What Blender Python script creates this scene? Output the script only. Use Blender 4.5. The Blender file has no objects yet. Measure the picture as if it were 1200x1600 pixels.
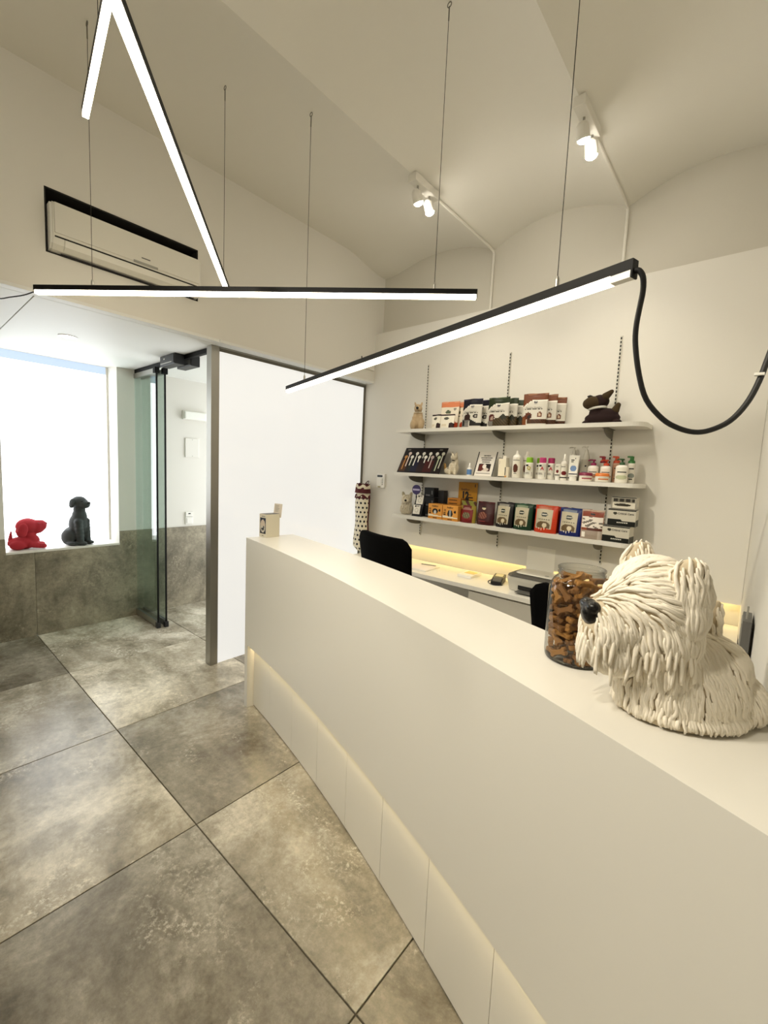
import bpy, bmesh, math, random
from mathutils import Vector, Matrix, Euler
from mathutils.bvhtree import BVHTree

S = bpy.context.scene
COL = S.collection
random.seed(11)

# ------------------------------------------------------------------ camera, world, exposure
cam_d = bpy.data.cameras.new('camera')
cam = bpy.data.objects.new('camera', cam_d)
COL.objects.link(cam)
cam_d.sensor_fit = 'VERTICAL'
cam_d.sensor_height = 36.0
cam_d.lens = 15.12
cam_d.clip_start = 0.02
cr, cu, cb = Vector((0.7575, 0.6513, 0.0446)), Vector((-0.0981, 0.0460, 0.9941)), Vector((0.6454, -0.7574, 0.0987))
cm = Matrix((cr, cu, cb)).transposed().to_4x4()
cm.translation = (0, 0, 1.62)
cam.matrix_world = cm
S.camera = cam

wd = bpy.data.worlds.new('world')
S.world = wd
wd.use_nodes = True
wd.node_tree.nodes['Background'].inputs[0].default_value = (0.75, 0.85, 1.0, 1)
wd.node_tree.nodes['Background'].inputs[1].default_value = 0.6

S.view_settings.view_transform = 'Standard'
S.view_settings.look = 'None'
S.view_settings.exposure = 0.0
S.view_settings.gamma = 1.0
S.view_settings.use_curve_mapping = False
S.cycles.max_bounces = 10
S.cycles.diffuse_bounces = 6
S.cycles.transparent_max_bounces = 24
S.cycles.sample_clamp_indirect = 6.0

LED_POWER = 16.5          # radiance of the pendant diffusers
LED_COL = (1.0, 0.88, 0.66)
COVE_COL = (1.0, 0.76, 0.36)
SPOT_COL = (1.0, 0.92, 0.77)
SPOT_POWER = 60.0         # watts of each ceiling spot head
DAY_COL = (0.93, 0.97, 1.0)

# ------------------------------------------------------------------ materials
def lin(h):
    h = h.lstrip('#')
    out = []
    for i in (0, 2, 4):
        v = int(h[i:i+2], 16) / 255
        out.append(v / 12.92 if v <= 0.04045 else ((v + 0.055) / 1.055) ** 2.4)
    return tuple(out)

MATS = {}
def mat(name, col='#808080', rough=0.5, metal=0.0, bump=0.0, bscale=200.0, vary=0.0, spec=0.5, coat=0.0):
    if name in MATS: return MATS[name]
    m = bpy.data.materials.new(name); m.use_nodes = True
    nt = m.node_tree; b = nt.nodes['Principled BSDF']
    c = lin(col) if isinstance(col, str) else col
    b.inputs['Base Color'].default_value = (*c, 1)
    b.inputs['Roughness'].default_value = rough
    b.inputs['Metallic'].default_value = metal
    b.inputs['Specular IOR Level'].default_value = spec
    b.inputs['Coat Weight'].default_value = coat
    if bump or vary:
        tc = nt.nodes.new('ShaderNodeTexCoord')
        n = nt.nodes.new('ShaderNodeTexNoise'); n.inputs['Scale'].default_value = bscale; n.inputs['Detail'].default_value = 4
        nt.links.new(tc.outputs['Object'], n.inputs['Vector'])
        if bump:
            bp = nt.nodes.new('ShaderNodeBump'); bp.inputs['Strength'].default_value = bump; bp.inputs['Distance'].default_value = 0.002
            nt.links.new(n.outputs['Fac'], bp.inputs['Height']); nt.links.new(bp.outputs['Normal'], b.inputs['Normal'])
        if vary:
            mx = nt.nodes.new('ShaderNodeMix'); mx.data_type = 'RGBA'
            mx.inputs[6].default_value = (*[v * (1 - vary) for v in c], 1); mx.inputs[7].default_value = (*[min(1, v * (1 + vary)) for v in c], 1)
            nt.links.new(n.outputs['Fac'], mx.inputs[0]); nt.links.new(mx.outputs[2], b.inputs['Base Color'])
    MATS[name] = m
    return m

def emit(name, col, strength):
    if name in MATS: return MATS[name]
    m = bpy.data.materials.new(name); m.use_nodes = True
    b = m.node_tree.nodes['Principled BSDF']
    b.inputs['Base Color'].default_value = (0.12, 0.12, 0.12, 1)
    b.inputs['Emission Color'].default_value = (*col, 1)
    b.inputs['Emission Strength'].default_value = strength
    MATS[name] = m
    return m

def clear_glass(name, tint, gloss=1.0, rough=0.0, edge=0.0):
    # thin pane: see-through sheet with Fresnel reflection, the tint deepening at grazing angles
    m = bpy.data.materials.new(name); m.use_nodes = True
    nt = m.node_tree; nt.nodes.clear()
    out = nt.nodes.new('ShaderNodeOutputMaterial')
    tr = nt.nodes.new('ShaderNodeBsdfTransparent'); gl = nt.nodes.new('ShaderNodeBsdfGlossy')
    gl.inputs['Roughness'].default_value = rough
    fr = nt.nodes.new('ShaderNodeFresnel')
    ge = nt.nodes.new('ShaderNodeNewGeometry'); mr = nt.nodes.new('ShaderNodeMapRange')      # the same reflection from either side of the sheet
    mr.inputs[3].default_value = 1.5; mr.inputs[4].default_value = 1 / 1.5
    nt.links.new(ge.outputs['Backfacing'], mr.inputs[0]); nt.links.new(mr.outputs[0], fr.inputs['IOR'])
    mul = nt.nodes.new('ShaderNodeMath'); mul.operation = 'MULTIPLY'; mul.inputs[1].default_value = gloss; mul.use_clamp = True
    lw = nt.nodes.new('ShaderNodeLayerWeight'); lw.inputs['Blend'].default_value = 0.35
    mc = nt.nodes.new('ShaderNodeMix'); mc.data_type = 'RGBA'
    mc.inputs[6].default_value = (*tint, 1); mc.inputs[7].default_value = (*[t * (1 - edge) for t in tint], 1)
    nt.links.new(lw.outputs['Facing'], mc.inputs[0]); nt.links.new(mc.outputs[2], tr.inputs['Color'])
    mix = nt.nodes.new('ShaderNodeMixShader')
    nt.links.new(fr.outputs[0], mul.inputs[0]); nt.links.new(mul.outputs[0], mix.inputs[0])
    nt.links.new(tr.outputs[0], mix.inputs[1]); nt.links.new(gl.outputs[0], mix.inputs[2])
    nt.links.new(mix.outputs[0], out.inputs[0])
    MATS[name] = m
    return m

def stone(name, light, mid, dark, rough, sc=1.0):
    # concrete-look porcelain: cloudy patches, streaks and pitted pale wear, different on every tile
    m = bpy.data.materials.new(name); m.use_nodes = True
    nt = m.node_tree; b = nt.nodes['Principled BSDF']
    N = nt.nodes.new; L = nt.links.new
    tc = N('ShaderNodeTexCoord'); oi = N('ShaderNodeObjectInfo')
    sc_ = N('ShaderNodeVectorMath'); sc_.operation = 'SCALE'; sc_.inputs[0].default_value = (37.0, 91.0, 53.0)
    sp = N('ShaderNodeSeparateColor'); L(oi.outputs['Color'], sp.inputs[0]); L(sp.outputs[1], sc_.inputs['Scale'])
    ad = N('ShaderNodeVectorMath'); L(tc.outputs['Object'], ad.inputs[0]); L(sc_.outputs[0], ad.inputs[1])
    def noise(s, det, rgh, dist, st=None):
        n = N('ShaderNodeTexNoise'); n.inputs['Scale'].default_value = s * sc; n.inputs['Detail'].default_value = det
        n.inputs['Roughness'].default_value = rgh; n.inputs['Distortion'].default_value = dist
        src = ad.outputs[0]
        if st:
            mp = N('ShaderNodeMapping'); mp.inputs['Scale'].default_value = st; L(src, mp.inputs[0]); src = mp.outputs[0]
        L(src, n.inputs['Vector']); return n.outputs['Fac']
    def ramp(f, stops):
        r = N('ShaderNodeValToRGB'); e = r.color_ramp.elements
        e[0].position, e[0].color = stops[0][0], (*stops[0][1], 1)
        e[1].position, e[1].color = stops[-1][0], (*stops[-1][1], 1)
        for p, c in stops[1:-1]:
            q = e.new(p); q.color = (*c, 1)
        L(f, r.inputs[0]); return r.outputs[0]
    def mixc(f, a, c2, mode='MIX'):
        x = N('ShaderNodeMix'); x.data_type = 'RGBA'; x.blend_type = mode
        if isinstance(f, float): x.inputs[0].default_value = f
        else: L(f, x.inputs[0])
        if isinstance(a, tuple): x.inputs[6].default_value = (*a, 1)
        else: L(a, x.inputs[6])
        if isinstance(c2, tuple): x.inputs[7].default_value = (*c2, 1)
        else: L(c2, x.inputs[7])
        return x.outputs[2]
    base = ramp(noise(1.7, 10, 0.70, 0.35), [(0.36, dark), (0.50, mid), (0.64, light)])
    streak = ramp(noise(1.3, 6, 0.6, 0.6, (1.0, 4.0, 1.0)), [(0.42, (0, 0, 0)), (0.68, (1, 1, 1))])
    base = mixc(streak, base, mixc(0.35, base, light))
    fine = ramp(noise(34.0, 8, 0.8, 0.0), [(0.30, (0.50, 0.49, 0.46)), (0.7, (1.24, 1.24, 1.24))])
    base = mixc(0.75, base, fine, 'MULTIPLY')
    patch = ramp(noise(3.2, 7, 0.72, 0.4), [(0.52, (0, 0, 0)), (0.72, (1, 1, 1))])
    pits = ramp(noise(52.0, 6, 0.75, 0.0), [(0.50, (0, 0, 0)), (0.62, (1, 1, 1))])
    mm = N('ShaderNodeMath'); mm.operation = 'MULTIPLY'; L(patch, mm.inputs[0]); L(pits, mm.inputs[1])
    base = mixc(mm.outputs[0], base, tuple(min(1, v * 1.35) for v in light))
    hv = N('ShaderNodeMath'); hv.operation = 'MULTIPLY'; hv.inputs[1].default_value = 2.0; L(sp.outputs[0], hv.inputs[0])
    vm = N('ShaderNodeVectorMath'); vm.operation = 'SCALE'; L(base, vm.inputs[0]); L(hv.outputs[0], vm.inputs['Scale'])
    L(vm.outputs[0], b.inputs['Base Color'])
    b.inputs['Roughness'].default_value = rough
    bp = N('ShaderNodeBump'); bp.inputs['Strength'].default_value = 0.12; bp.inputs['Distance'].default_value = 0.002
    L(fine, bp.inputs['Height']); L(bp.outputs[0], b.inputs['Normal'])
    MATS[name] = m
    return m

def printed_mat():
    m = bpy.data.materials.new('printed_foil'); m.use_nodes = True
    nt = m.node_tree; b = nt.nodes['Principled BSDF']
    a = nt.nodes.new('ShaderNodeAttribute'); a.attribute_name = 'print'
    gm = nt.nodes.new('ShaderNodeGamma'); gm.inputs[1].default_value = 1.45
    nt.links.new(a.outputs['Color'], gm.inputs[0]); nt.links.new(gm.outputs[0], b.inputs['Base Color'])
    b.inputs['Roughness'].default_value = 0.42; b.inputs['Specular IOR Level'].default_value = 0.35
    MATS['print'] = m
    return m

WALL = mat('white_wall_paint', '#dbd8cf', 0.7, bump=0.06, bscale=240)
WALLG = mat('greyer_back_wall', '#c8c4b8', 0.8, bump=0.06, bscale=200)  # back wall colour, set a step greyer than WALL
CEIL = mat('ceiling_paint', '#dfdcd2', 0.8, bump=0.08, bscale=160)
SOLID = mat('white_solid_surface', '#e2dfd6', 0.28, spec=0.5)
LAMW = mat('white_laminate', '#dedbd2', 0.4)
BLACK = mat('black_metal', '#070605', 0.6, spec=0.2)
BLKPL = mat('black_plastic', '#111112', 0.45)
DARK = mat('dark_void', '#171512', 0.8)
STEEL = mat('brushed_aluminium', '#a5a39c', 0.38, metal=0.9, bump=0.05, bscale=90)
GREYM = mat('grey_metal', '#6d6a60', 0.5, metal=0.3)
BRACK = mat('bracket_grey', '#6a665a', 0.5)
WHITEP = mat('white_plastic', '#e4e2da', 0.4)
GREYP = mat('grey_plastic', '#9a988f', 0.45)
DGREYP = mat('dark_grey_plastic', '#5c5b57', 0.5)
PAPER = mat('paper', '#efece2', 0.75)
TILE = stone('concrete_tile', lin('#d3ccbb'), lin('#9a9280'), lin('#6b6352'), 0.24)
WTILE = stone('wall_stone_tile', lin('#a39a84'), lin('#7d7563'), lin('#4f4939'), 0.45)
GROUT = mat('grout', '#4a4434', 0.9)
PRINT = printed_mat()
LEDM = emit('pendant_led', LED_COL, LED_POWER)
COVEM = emit('cove_led', (1.0, 0.74, 0.30), 17.0)
KICKM = emit('kick_led', (1.0, 0.80, 0.46), 120.0)
SPOTM = emit('spot_led', (1.0, 0.93, 0.82), 260.0)
DOWNM = emit('downlight_led', (1.0, 0.95, 0.9), 30.0)
INK = mat('black_ink', '#15130f', 0.6)
INKW = mat('white_ink', '#f2f0ea', 0.6)
INKG = mat('grey_ink', '#77736a', 0.6)

# ------------------------------------------------------------------ mesh helpers
def obj(name, bm, m, parent=None, loc=(0, 0, 0), rot=(0, 0, 0), smooth=False):
    me = bpy.data.meshes.new(name); bm.to_mesh(me); bm.free()
    return objm(name, me, m, parent, loc, rot, smooth)

def objm(name, me, m, parent=None, loc=(0, 0, 0), rot=(0, 0, 0), smooth=False):
    if m is not None:
        me.materials.clear()
        for x in (m if isinstance(m, (list, tuple)) else [m]): me.materials.append(x)
    if smooth:
        for p in me.polygons: p.use_smooth = True
    o = bpy.data.objects.new(name, me); COL.objects.link(o)
    o.location = loc; o.rotation_euler = rot
    if parent: o.parent = parent
    return o

def tag(o, label, cat, group=None):
    o['label'] = label; o['category'] = cat
    if group: o['group'] = group
    return o

def empty(name, label, cat, loc=(0, 0, 0), rz=0.0, group=None):
    o = bpy.data.objects.new(name, None); COL.objects.link(o)
    o.location = loc; o.rotation_euler = (0, 0, rz); o.empty_display_size = 0.1
    return tag(o, label, cat, group)

def struct(name, bm, m, parent=None, **k):
    o = obj(name, bm, m, parent, **k)
    if parent is None: o['kind'] = 'structure'
    return o

def copy_tree(o, parent=None):
    c = o.copy(); COL.objects.link(c); c.parent = parent
    for ch in list(o.children): copy_tree(ch, c)
    return c

def NB(): return bmesh.new()

def box(bm, x0, x1, y0, y1, z0, z1, bev=0.0, seg=2):
    r = bmesh.ops.create_cube(bm, size=1.0)
    vs = r['verts']
    for v in vs:
        v.co = Vector(((x0 + x1) / 2 + v.co.x * (x1 - x0), (y0 + y1) / 2 + v.co.y * (y1 - y0), (z0 + z1) / 2 + v.co.z * (z1 - z0)))
    if bev > 0:
        es = list({e for v in vs for e in v.link_edges})
        bmesh.ops.bevel(bm, geom=es, offset=bev, segments=seg, affect='EDGES', profile=0.5)
    return bm

def bx(*a, **k): return box(NB(), *a, **k)

def prism(bm, pts, axis, a0, a1):
    # polygon pts in the plane across `axis`, extruded from a0 to a1
    def P(p, a):
        return {'x': (a, p[0], p[1]), 'y': (p[0], a, p[1]), 'z': (p[0], p[1], a)}[axis]
    lo = [bm.verts.new(P(p, a0)) for p in pts]; hi = [bm.verts.new(P(p, a1)) for p in pts]
    n = len(pts)
    bm.faces.new(lo); bm.faces.new(hi)
    for i in range(n): bm.faces.new((lo[i], lo[(i + 1) % n], hi[(i + 1) % n], hi[i]))
    bmesh.ops.recalc_face_normals(bm, faces=bm.faces)
    return bm

def lathe(bm, prof, seg=24, cx=0.0, cy=0.0, a0=0.0, a1=2 * math.pi):
    full = abs(a1 - a0 - 2 * math.pi) < 1e-6
    n = seg if full else seg + 1
    rings = []
    for r, z in prof:
        if r < 1e-6: rings.append([bm.verts.new((cx, cy, z))])
        else: rings.append([bm.verts.new((cx + r * math.cos(a0 + (a1 - a0) * i / seg), cy + r * math.sin(a0 + (a1 - a0) * i / seg), z)) for i in range(n)])
    for A, B in zip(rings, rings[1:]):
        for i in range(seg):
            j = (i + 1) % n
            if len(A) == 1 and len(B) == 1: continue
            if len(A) == 1: bm.faces.new((A[0], B[j], B[i]))
            elif len(B) == 1: bm.faces.new((A[i], A[j], B[0]))
            else: bm.faces.new((A[i], A[j], B[j], B[i]))
    bmesh.ops.recalc_face_normals(bm, faces=bm.faces)
    return bm

def tube(bm, pts, r, seg=8, cap=True):
    pts = [Vector(p) for p in pts]; n = len(pts)
    rs = r if isinstance(r, (list, tuple)) else [r] * n
    rings = []; up = None
    for i, p in enumerate(pts):
        t = (pts[min(i + 1, n - 1)] - pts[max(i - 1, 0)]).normalized()
        if up is None:
            up = t.orthogonal().normalized()
        up = (up - t * up.dot(t))
        up = up.normalized() if up.length > 1e-6 else t.orthogonal().normalized()
        s = t.cross(up)
        rings.append([bm.verts.new(p + (up * math.cos(2 * math.pi * k / seg) + s * math.sin(2 * math.pi * k / seg)) * rs[i]) for k in range(seg)])
    for A, B in zip(rings, rings[1:]):
        for k in range(seg): bm.faces.new((A[k], A[(k + 1) % seg], B[(k + 1) % seg], B[k]))
    if cap:
        bm.faces.new(rings[0][::-1]); bm.faces.new(rings[-1])
    return bm

def spline(pts, sub=6):
    P = [Vector(p) for p in pts]; out = []
    for i in range(len(P) - 1):
        p0, p1, p2, p3 = P[max(i - 1, 0)], P[i], P[i + 1], P[min(i + 2, len(P) - 1)]
        for k in range(sub):
            t = k / sub
            out.append(0.5 * ((2 * p1) + (p2 - p0) * t + (2 * p0 - 5 * p1 + 4 * p2 - p3) * t * t + (3 * p1 - p0 - 3 * p2 + p3) * t ** 3))
    out.append(P[-1]); return out

def bar(bm, a, b, w, h, z0):
    # horizontal bar from a to b (xy), width w, from z0 to z0+h
    a = Vector((a[0], a[1], 0)); b = Vector((b[0], b[1], 0)); d = (b - a).normalized(); n = Vector((-d.y, d.x, 0)) * (w / 2)
    vs = []
    for z in (z0, z0 + h):
        for p in (a + n, b + n, b - n, a - n): vs.append(bm.verts.new((p.x, p.y, z)))
    for f in ((3, 2, 1, 0), (4, 5, 6, 7), (0, 1, 5, 4), (1, 2, 6, 5), (2, 3, 7, 6), (3, 0, 4, 7)): bm.faces.new([vs[i] for i in f])
    bmesh.ops.recalc_face_normals(bm, faces=bm.faces)
    return bm

def blob(parts, voxel, smooth=4):
    """one continuous skin grown over overlapping ellipsoids; parts: (centre, radii, euler)"""
    bm = NB()
    for c, r, e in parts:
        q = bmesh.ops.create_icosphere(bm, subdivisions=3, radius=1.0)
        M = Matrix.Translation(c) @ Euler(e).to_matrix().to_4x4() @ Matrix.Diagonal((*r, 1))
        bmesh.ops.transform(bm, matrix=M, verts=q['verts'])
    me = bpy.data.meshes.new('tmp'); bm.to_mesh(me); bm.free()
    o = bpy.data.objects.new('tmp', me); COL.objects.link(o)
    md = o.modifiers.new('r', 'REMESH'); md.mode = 'VOXEL'; md.voxel_size = voxel
    sm = o.modifiers.new('s', 'SMOOTH'); sm.iterations = smooth; sm.factor = 0.5
    bpy.context.view_layer.update()
    dg = bpy.context.evaluated_depsgraph_get()
    res = bpy.data.meshes.new_from_object(o.evaluated_get(dg))
    bpy.data.objects.remove(o); bpy.data.meshes.remove(me)
    return res

def limb(a, b, ra, rb, n=5):
    a = Vector(a); b = Vector(b)
    return [(tuple(a.lerp(b, i / (n - 1))), (ra + (rb - ra) * i / (n - 1),) * 3, (0, 0, 0)) for i in range(n)]

def text(parent, s, size, loc, m=None, rot=(math.pi / 2, 0, 0), sx=1.0, name='lettering', bold=0.0, align='CENTER'):
    cu_ = bpy.data.curves.new('t', 'FONT'); cu_.body = s; cu_.size = size; cu_.align_x = align; cu_.align_y = 'CENTER'
    cu_.resolution_u = 2; cu_.offset = bold
    o = bpy.data.objects.new('t', cu_); COL.objects.link(o)
    bpy.context.view_layer.update()
    me = bpy.data.meshes.new_from_object(o.evaluated_get(bpy.context.evaluated_depsgraph_get()))
    bpy.data.objects.remove(o); bpy.data.curves.remove(cu_)
    r = objm(name, me, m or INK, parent, loc, rot)
    r.scale = (sx, 1, 1)
    return r

def paint_mesh(me, fcol):
    a = me.color_attributes.new('print', 'FLOAT_COLOR', 'CORNER')
    for p in me.polygons:
        c = fcol[p.index]
        for li in p.loop_indices: a.data[li].color = (*c, 1)

def printed(parent, name, w, h, fn, nx, ny, loc, rot=(0, 0, 0), curve=0.0, m=None):
    """flat (or gently wrapped) printed face, x across and z up, facing -y; fn(u,v) gives the ink"""
    vs = []; fs = []; cols = []
    for j in range(ny + 1):
        for i in range(nx + 1):
            u, v = i / nx, j / ny
            if curve:
                a = (u - 0.5) * w / curve
                vs.append((curve * math.sin(a), -curve * math.cos(a), v * h))
            else:
                vs.append(((u - 0.5) * w, 0, v * h))
    for j in range(ny):
        for i in range(nx):
            q = j * (nx + 1) + i; fs.append((q, q + 1, q + nx + 2, q + nx + 1)); cols.append(fn((i + 0.5) / nx, (j + 0.5) / ny))
    me = bpy.data.meshes.new(name); me.from_pydata(vs, [], fs); paint_mesh(me, cols)
    return objm(name, me, m or PRINT, parent, loc, rot, smooth=bool(curve))

def E_(u, v, cu, cv, ru, rv): return ((u - cu) / ru) ** 2 + ((v - cv) / rv) ** 2 < 1
def R_(u, v, u0, u1, v0, v1): return u0 < u < u1 and v0 < v < v1
H = {}
def hx(s):
    if s not in H: H[s] = lin(s)
    return H[s]

# ================================================================== THE SETTING
XW, XG, YB, YP = -3.03, -3.15, 3.417, 3.31      # left wall face, frosted glass, back wall, furring panel
YF, XE, ZT = -2.6, 1.8, 3.78                    # wall behind the camera, far right wall, top of walls
XF = -4.746                                     # window wall of the lobby
ZC = 2.482                                      # lobby ceiling

# floor: grout bed with 1 m porcelain tiles laid on it, one object per tile
floor = struct('floor', bx(XF, XE, YF, 3.45, -0.10, -0.006), GROUT)
xs = [XF, -3.745, -2.745, -1.745, -0.745, 0.255, 1.255, XE]
ys = [YF, -2.152, -1.152, -0.152, 0.848, 1.848, 2.848, 3.45]
def tile_bm(w, d, t=0.005, ch=0.0012):
    bm = NB()
    lo = [bm.verts.new((x, y, -t)) for x, y in ((0, 0), (w, 0), (w, d), (0, d))]
    md = [bm.verts.new((x, y, -ch)) for x, y in ((0, 0), (w, 0), (w, d), (0, d))]
    hi = [bm.verts.new((x, y, 0)) for x, y in ((ch, ch), (w - ch, ch), (w - ch, d - ch), (ch, d - ch))]
    for A, B in ((lo, md), (md, hi)):
        for i in range(4): bm.faces.new((A[i], A[(i + 1) % 4], B[(i + 1) % 4], B[i]))
    bm.faces.new(hi); return bm
g = 0.0025
TONE = {(2, 3): .58, (3, 3): .30, (3, 4): .43, (2, 4): .42, (4, 4): .36, (1, 3): .50, (1, 4): .76, (0, 3): .38, (0, 4): .62, (0, 5): .62, (1, 5): .62}   # paleness per tile; daylight and window reflection painted into the brighter ones
tile_cache = {}
for i in range(len(xs) - 1):
    for j in range(len(ys) - 1):
        w, d = xs[i+1] - xs[i] - 2 * g, ys[j+1] - ys[j] - 2 * g
        key = (round(w, 3), round(d, 3))
        if key in tile_cache:
            o = bpy.data.objects.new('floor_tile', tile_cache[key]); COL.objects.link(o); o.parent = floor
            o.location = (xs[i] + g, ys[j] + g, 0)
        else:
            o = obj('floor_tile', tile_bm(w, d), TILE, floor, (xs[i] + g, ys[j] + g, 0)); tile_cache[key] = o.data
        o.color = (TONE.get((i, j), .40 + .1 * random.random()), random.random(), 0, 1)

# left wall above the lobby opening, with the recess for the air conditioner
bm = NB()
RY0, RY1, RZ0, RZ1 = 0.636, 1.478, 2.712, 3.048
for a in ((YF, RY0, 2.50, ZT), (RY1, YB, 2.50, ZT), (RY0, RY1, 2.50, RZ0), (RY0, RY1, RZ1, ZT)):
    box(bm, -3.35, XW, *a)
box(bm, -3.40, -3.35, YF, YB, 2.50, ZT)
box(bm, -3.35, XW, YF, -1.0, 0, 2.50)
wall_left = struct('wall_left', bm, WALL)
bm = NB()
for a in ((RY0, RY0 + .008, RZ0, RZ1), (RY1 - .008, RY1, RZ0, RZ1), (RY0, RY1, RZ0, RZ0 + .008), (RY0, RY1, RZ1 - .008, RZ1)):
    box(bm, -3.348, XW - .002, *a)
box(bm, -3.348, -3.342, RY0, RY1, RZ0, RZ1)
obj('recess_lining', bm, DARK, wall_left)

# back wall, with the thick furring panel that carries the shelves
wall_back = struct('wall_back', bx(-3.40, XE, YB, YB + .13, 0, ZT), WALLG)
bm = NB()
prism(bm, [(-3.146, 0.904), (0.012, 0.904), (0.012, 2.965), (XW, 2.965), (XW, 2.50), (-3.146, 2.50)], 'y', YP, YB)
obj('furring_panel', bm, WALL, wall_back)
obj('cove_led_strip', bx(-2.95, 0.0, YP + .050, YP + .064, 0.897, 0.9035), COVEM, wall_back)

# right wall block: its flank runs back to the shelf wall
bm = prism(NB(), [(0.0105, YB), (0.0675, 1.135), (XE, 1.135), (XE, YB)], 'z', 0, ZT)
struct('wall_right', bm, WALL)
struct('wall_east', bx(XE, XE + .1, YF, 1.135, 0, ZT), WALL)
struct('wall_rear', bx(-3.40, XE + .1, YF - .1, YF, 0, ZT), WALL)

# vaulted ceiling: shallow brick vaults running out from the back wall
P1 = [(-3.03, 3.53), (-2.93, 3.536), (-2.83, 3.55), (-2.73, 3.574), (-2.59, 3.600), (-2.45, 3.610), (-2.29, 3.606), (-2.16, 3.590), (-2.03, 3.560), (-1.93, 3.526), (-1.828, 3.48)]
def smooth(t): t = max(0, min(1, t)); return t * t * (3 - 2 * t)
def vault(x, y):
    if x <= -1.828:
        x = max(x, -3.03)
        for (a, za), (b, zb) in zip(P1, P1[1:]):
            if a <= x <= b: z = za + (zb - za) * (x - a) / (b - a); break
        if x < -2.4: z = z + (3.613 - z) * smooth((3.36 - y) / 0.5)
        return z
    k = (x + 1.828) / 0.992; k -= math.floor(k)
    return 3.48 + (0.128 + .03 * smooth((3.3 - y) / 1.5)) * (1 - (2 * k - 1) ** 2)
bm = NB()
xv = [-3.03 + 1.202 * i / 26 for i in range(26)] + [-1.828 + 0.992 * i / 18 for i in range(0, 67)]
xv = [x for x in xv if x < XE + .09] + [XE + .09]
yv = [YF - .05 + (2.6 + YF * 0 + 2.7) * i / 12 for i in range(12)] + [2.72, 2.8, 2.9, 3.0, 3.1, 3.2, 3.3, 3.37, YB + .02]
yv = sorted(set(yv))
G = [[bm.verts.new((x, y, vault(x, y))) for x in xv] for y in yv]
for A, B in zip(G, G[1:]):
    for i in range(len(xv) - 1): bm.faces.new((A[i], B[i], B[i+1], A[i+1]))
T = [[bm.verts.new((x, y, 3.85)) for x in (xv[0], xv[-1])] for y in (yv[0], yv[-1])]
bm.faces.new((T[0][0], T[0][1], T[1][1], T[1][0]))
ceiling = struct('ceiling', bm, CEIL)
creases = (-1.828, -0.836, 0.156, 1.148)
me = ceiling.data
for p in me.polygons: p.use_smooth = True
for e in me.edges:
    a, b = me.vertices[e.vertices[0]].co, me.vertices[e.vertices[1]].co
    if any(abs(a.x - c) < 1e-4 and abs(b.x - c) < 1e-4 for c in creases): e.use_edge_sharp = True

# lobby beyond the opening: flat ceiling panels, window wall, dado tiles
cl = struct('ceiling_lobby', bx(XF - .3, XW - .005, -1.1, 3.5, 2.503, 2.56), CEIL)
LOBC = mat('lobby_ceiling_panel', '#e2e2dd', 0.55)
for a in ((XF, -3.102, -1.0, 0.590), (XF, -3.102, 0.594, 1.664), (XF, -3.20, 1.70, 3.45), (-3.098, XW, -1.0, 1.640), (-3.098, XW, 1.644, YP)):
    obj('ceiling_panel', bx(*a, ZC, 2.502, bev=.0015, seg=1), LOBC, cl)
OY0, OY1, SZ = 0.655, 1.518, 0.775          # window niche
bm = NB()
for a in ((-1.1, OY0, 0, 2.56), (OY1, 3.5, 0, 2.56), (OY0, OY1, 0, SZ - .02)):
    box(bm, XF - .34, XF, *a)
wall_far = struct('wall_far', bm, WALL)
def wtile(pts):
    bm = prism(NB(), pts, 'x', XF, XF + .012)
    obj('wall_tile', bm, WTILE, wall_far).color = (.5 + .06 * random.random(), random.random(), 0, 1)
q = .0012; DZ = 0.89
wtile([(-1.0, 0), (-.152 - q, 0), (-.152 - q, DZ), (-1.0, DZ)])
wtile([(-.152 + q, 0), (.848 - q, 0), (.848 - q, SZ - .02), (OY0, SZ - .02), (OY0, DZ), (-.152 + q, DZ)])
wtile([(.848 + q, 0), (1.848 - q, 0), (1.848 - q, DZ), (OY1, DZ), (OY1, SZ - .02), (.848 + q, SZ - .02)])
wtile([(1.848 + q, 0), (2.848 - q, 0), (2.848 - q, DZ), (1.848 + q, DZ)])
wtile([(2.848 + q, 0), (3.45, 0), (3.45, DZ), (2.848 + q, DZ)])
struct('trim_1', bx(XF - .30, XF + .016, OY0, OY1, SZ - .02, SZ, bev=.002), LAMW)['label'] = 'white window sill'
struct('wall_lobby', bx(XF - .3, -3.35, -1.1, -1.0, 0, 2.56), WALL)
bm = NB(); box(bm, XF - .3, -4.62, 3.45, 3.55, 0, 2.56); box(bm, -3.3, -3.03, 3.45, 3.55, 0, 2.56); box(bm, -4.62, -3.3, 3.45, 3.55, 2.3, 2.56)
struct('wall_porch', bm, WALL)

# daylit frosted window over the sill
WINM = emit('daylit_frosted_window', DAY_COL, 4.4)
WINB = emit('daylit_blue_band', (0.60, 0.76, 1.0), 0.95)
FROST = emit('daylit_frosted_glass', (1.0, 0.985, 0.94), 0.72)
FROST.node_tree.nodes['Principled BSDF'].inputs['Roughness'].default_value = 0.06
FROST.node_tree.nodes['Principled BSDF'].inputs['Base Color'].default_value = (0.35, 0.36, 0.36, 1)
win = struct('window_1', bx(-5.012, -5.0, OY0, OY1, SZ, 2.43), WINM)
obj('window_band', bx(-5.012, -5.0, OY0, OY1, 2.43, 2.56), WINB, win)
bm = NB()
box(bm, -5.0, -4.985, OY0, OY0 + .018, SZ, 2.50); box(bm, -5.0, -4.985, OY1 - .018, OY1, SZ, 2.50)
obj('window_frame', bm, LAMW, win)
# street door at the end of the porch, out of sight: the daylight behind the frosted glass
win3 = struct('window_3', bx(-4.62, -3.3, 3.47, 3.49, 0, 2.3), emit('street_door_daylight', DAY_COL, 5.0))

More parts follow.
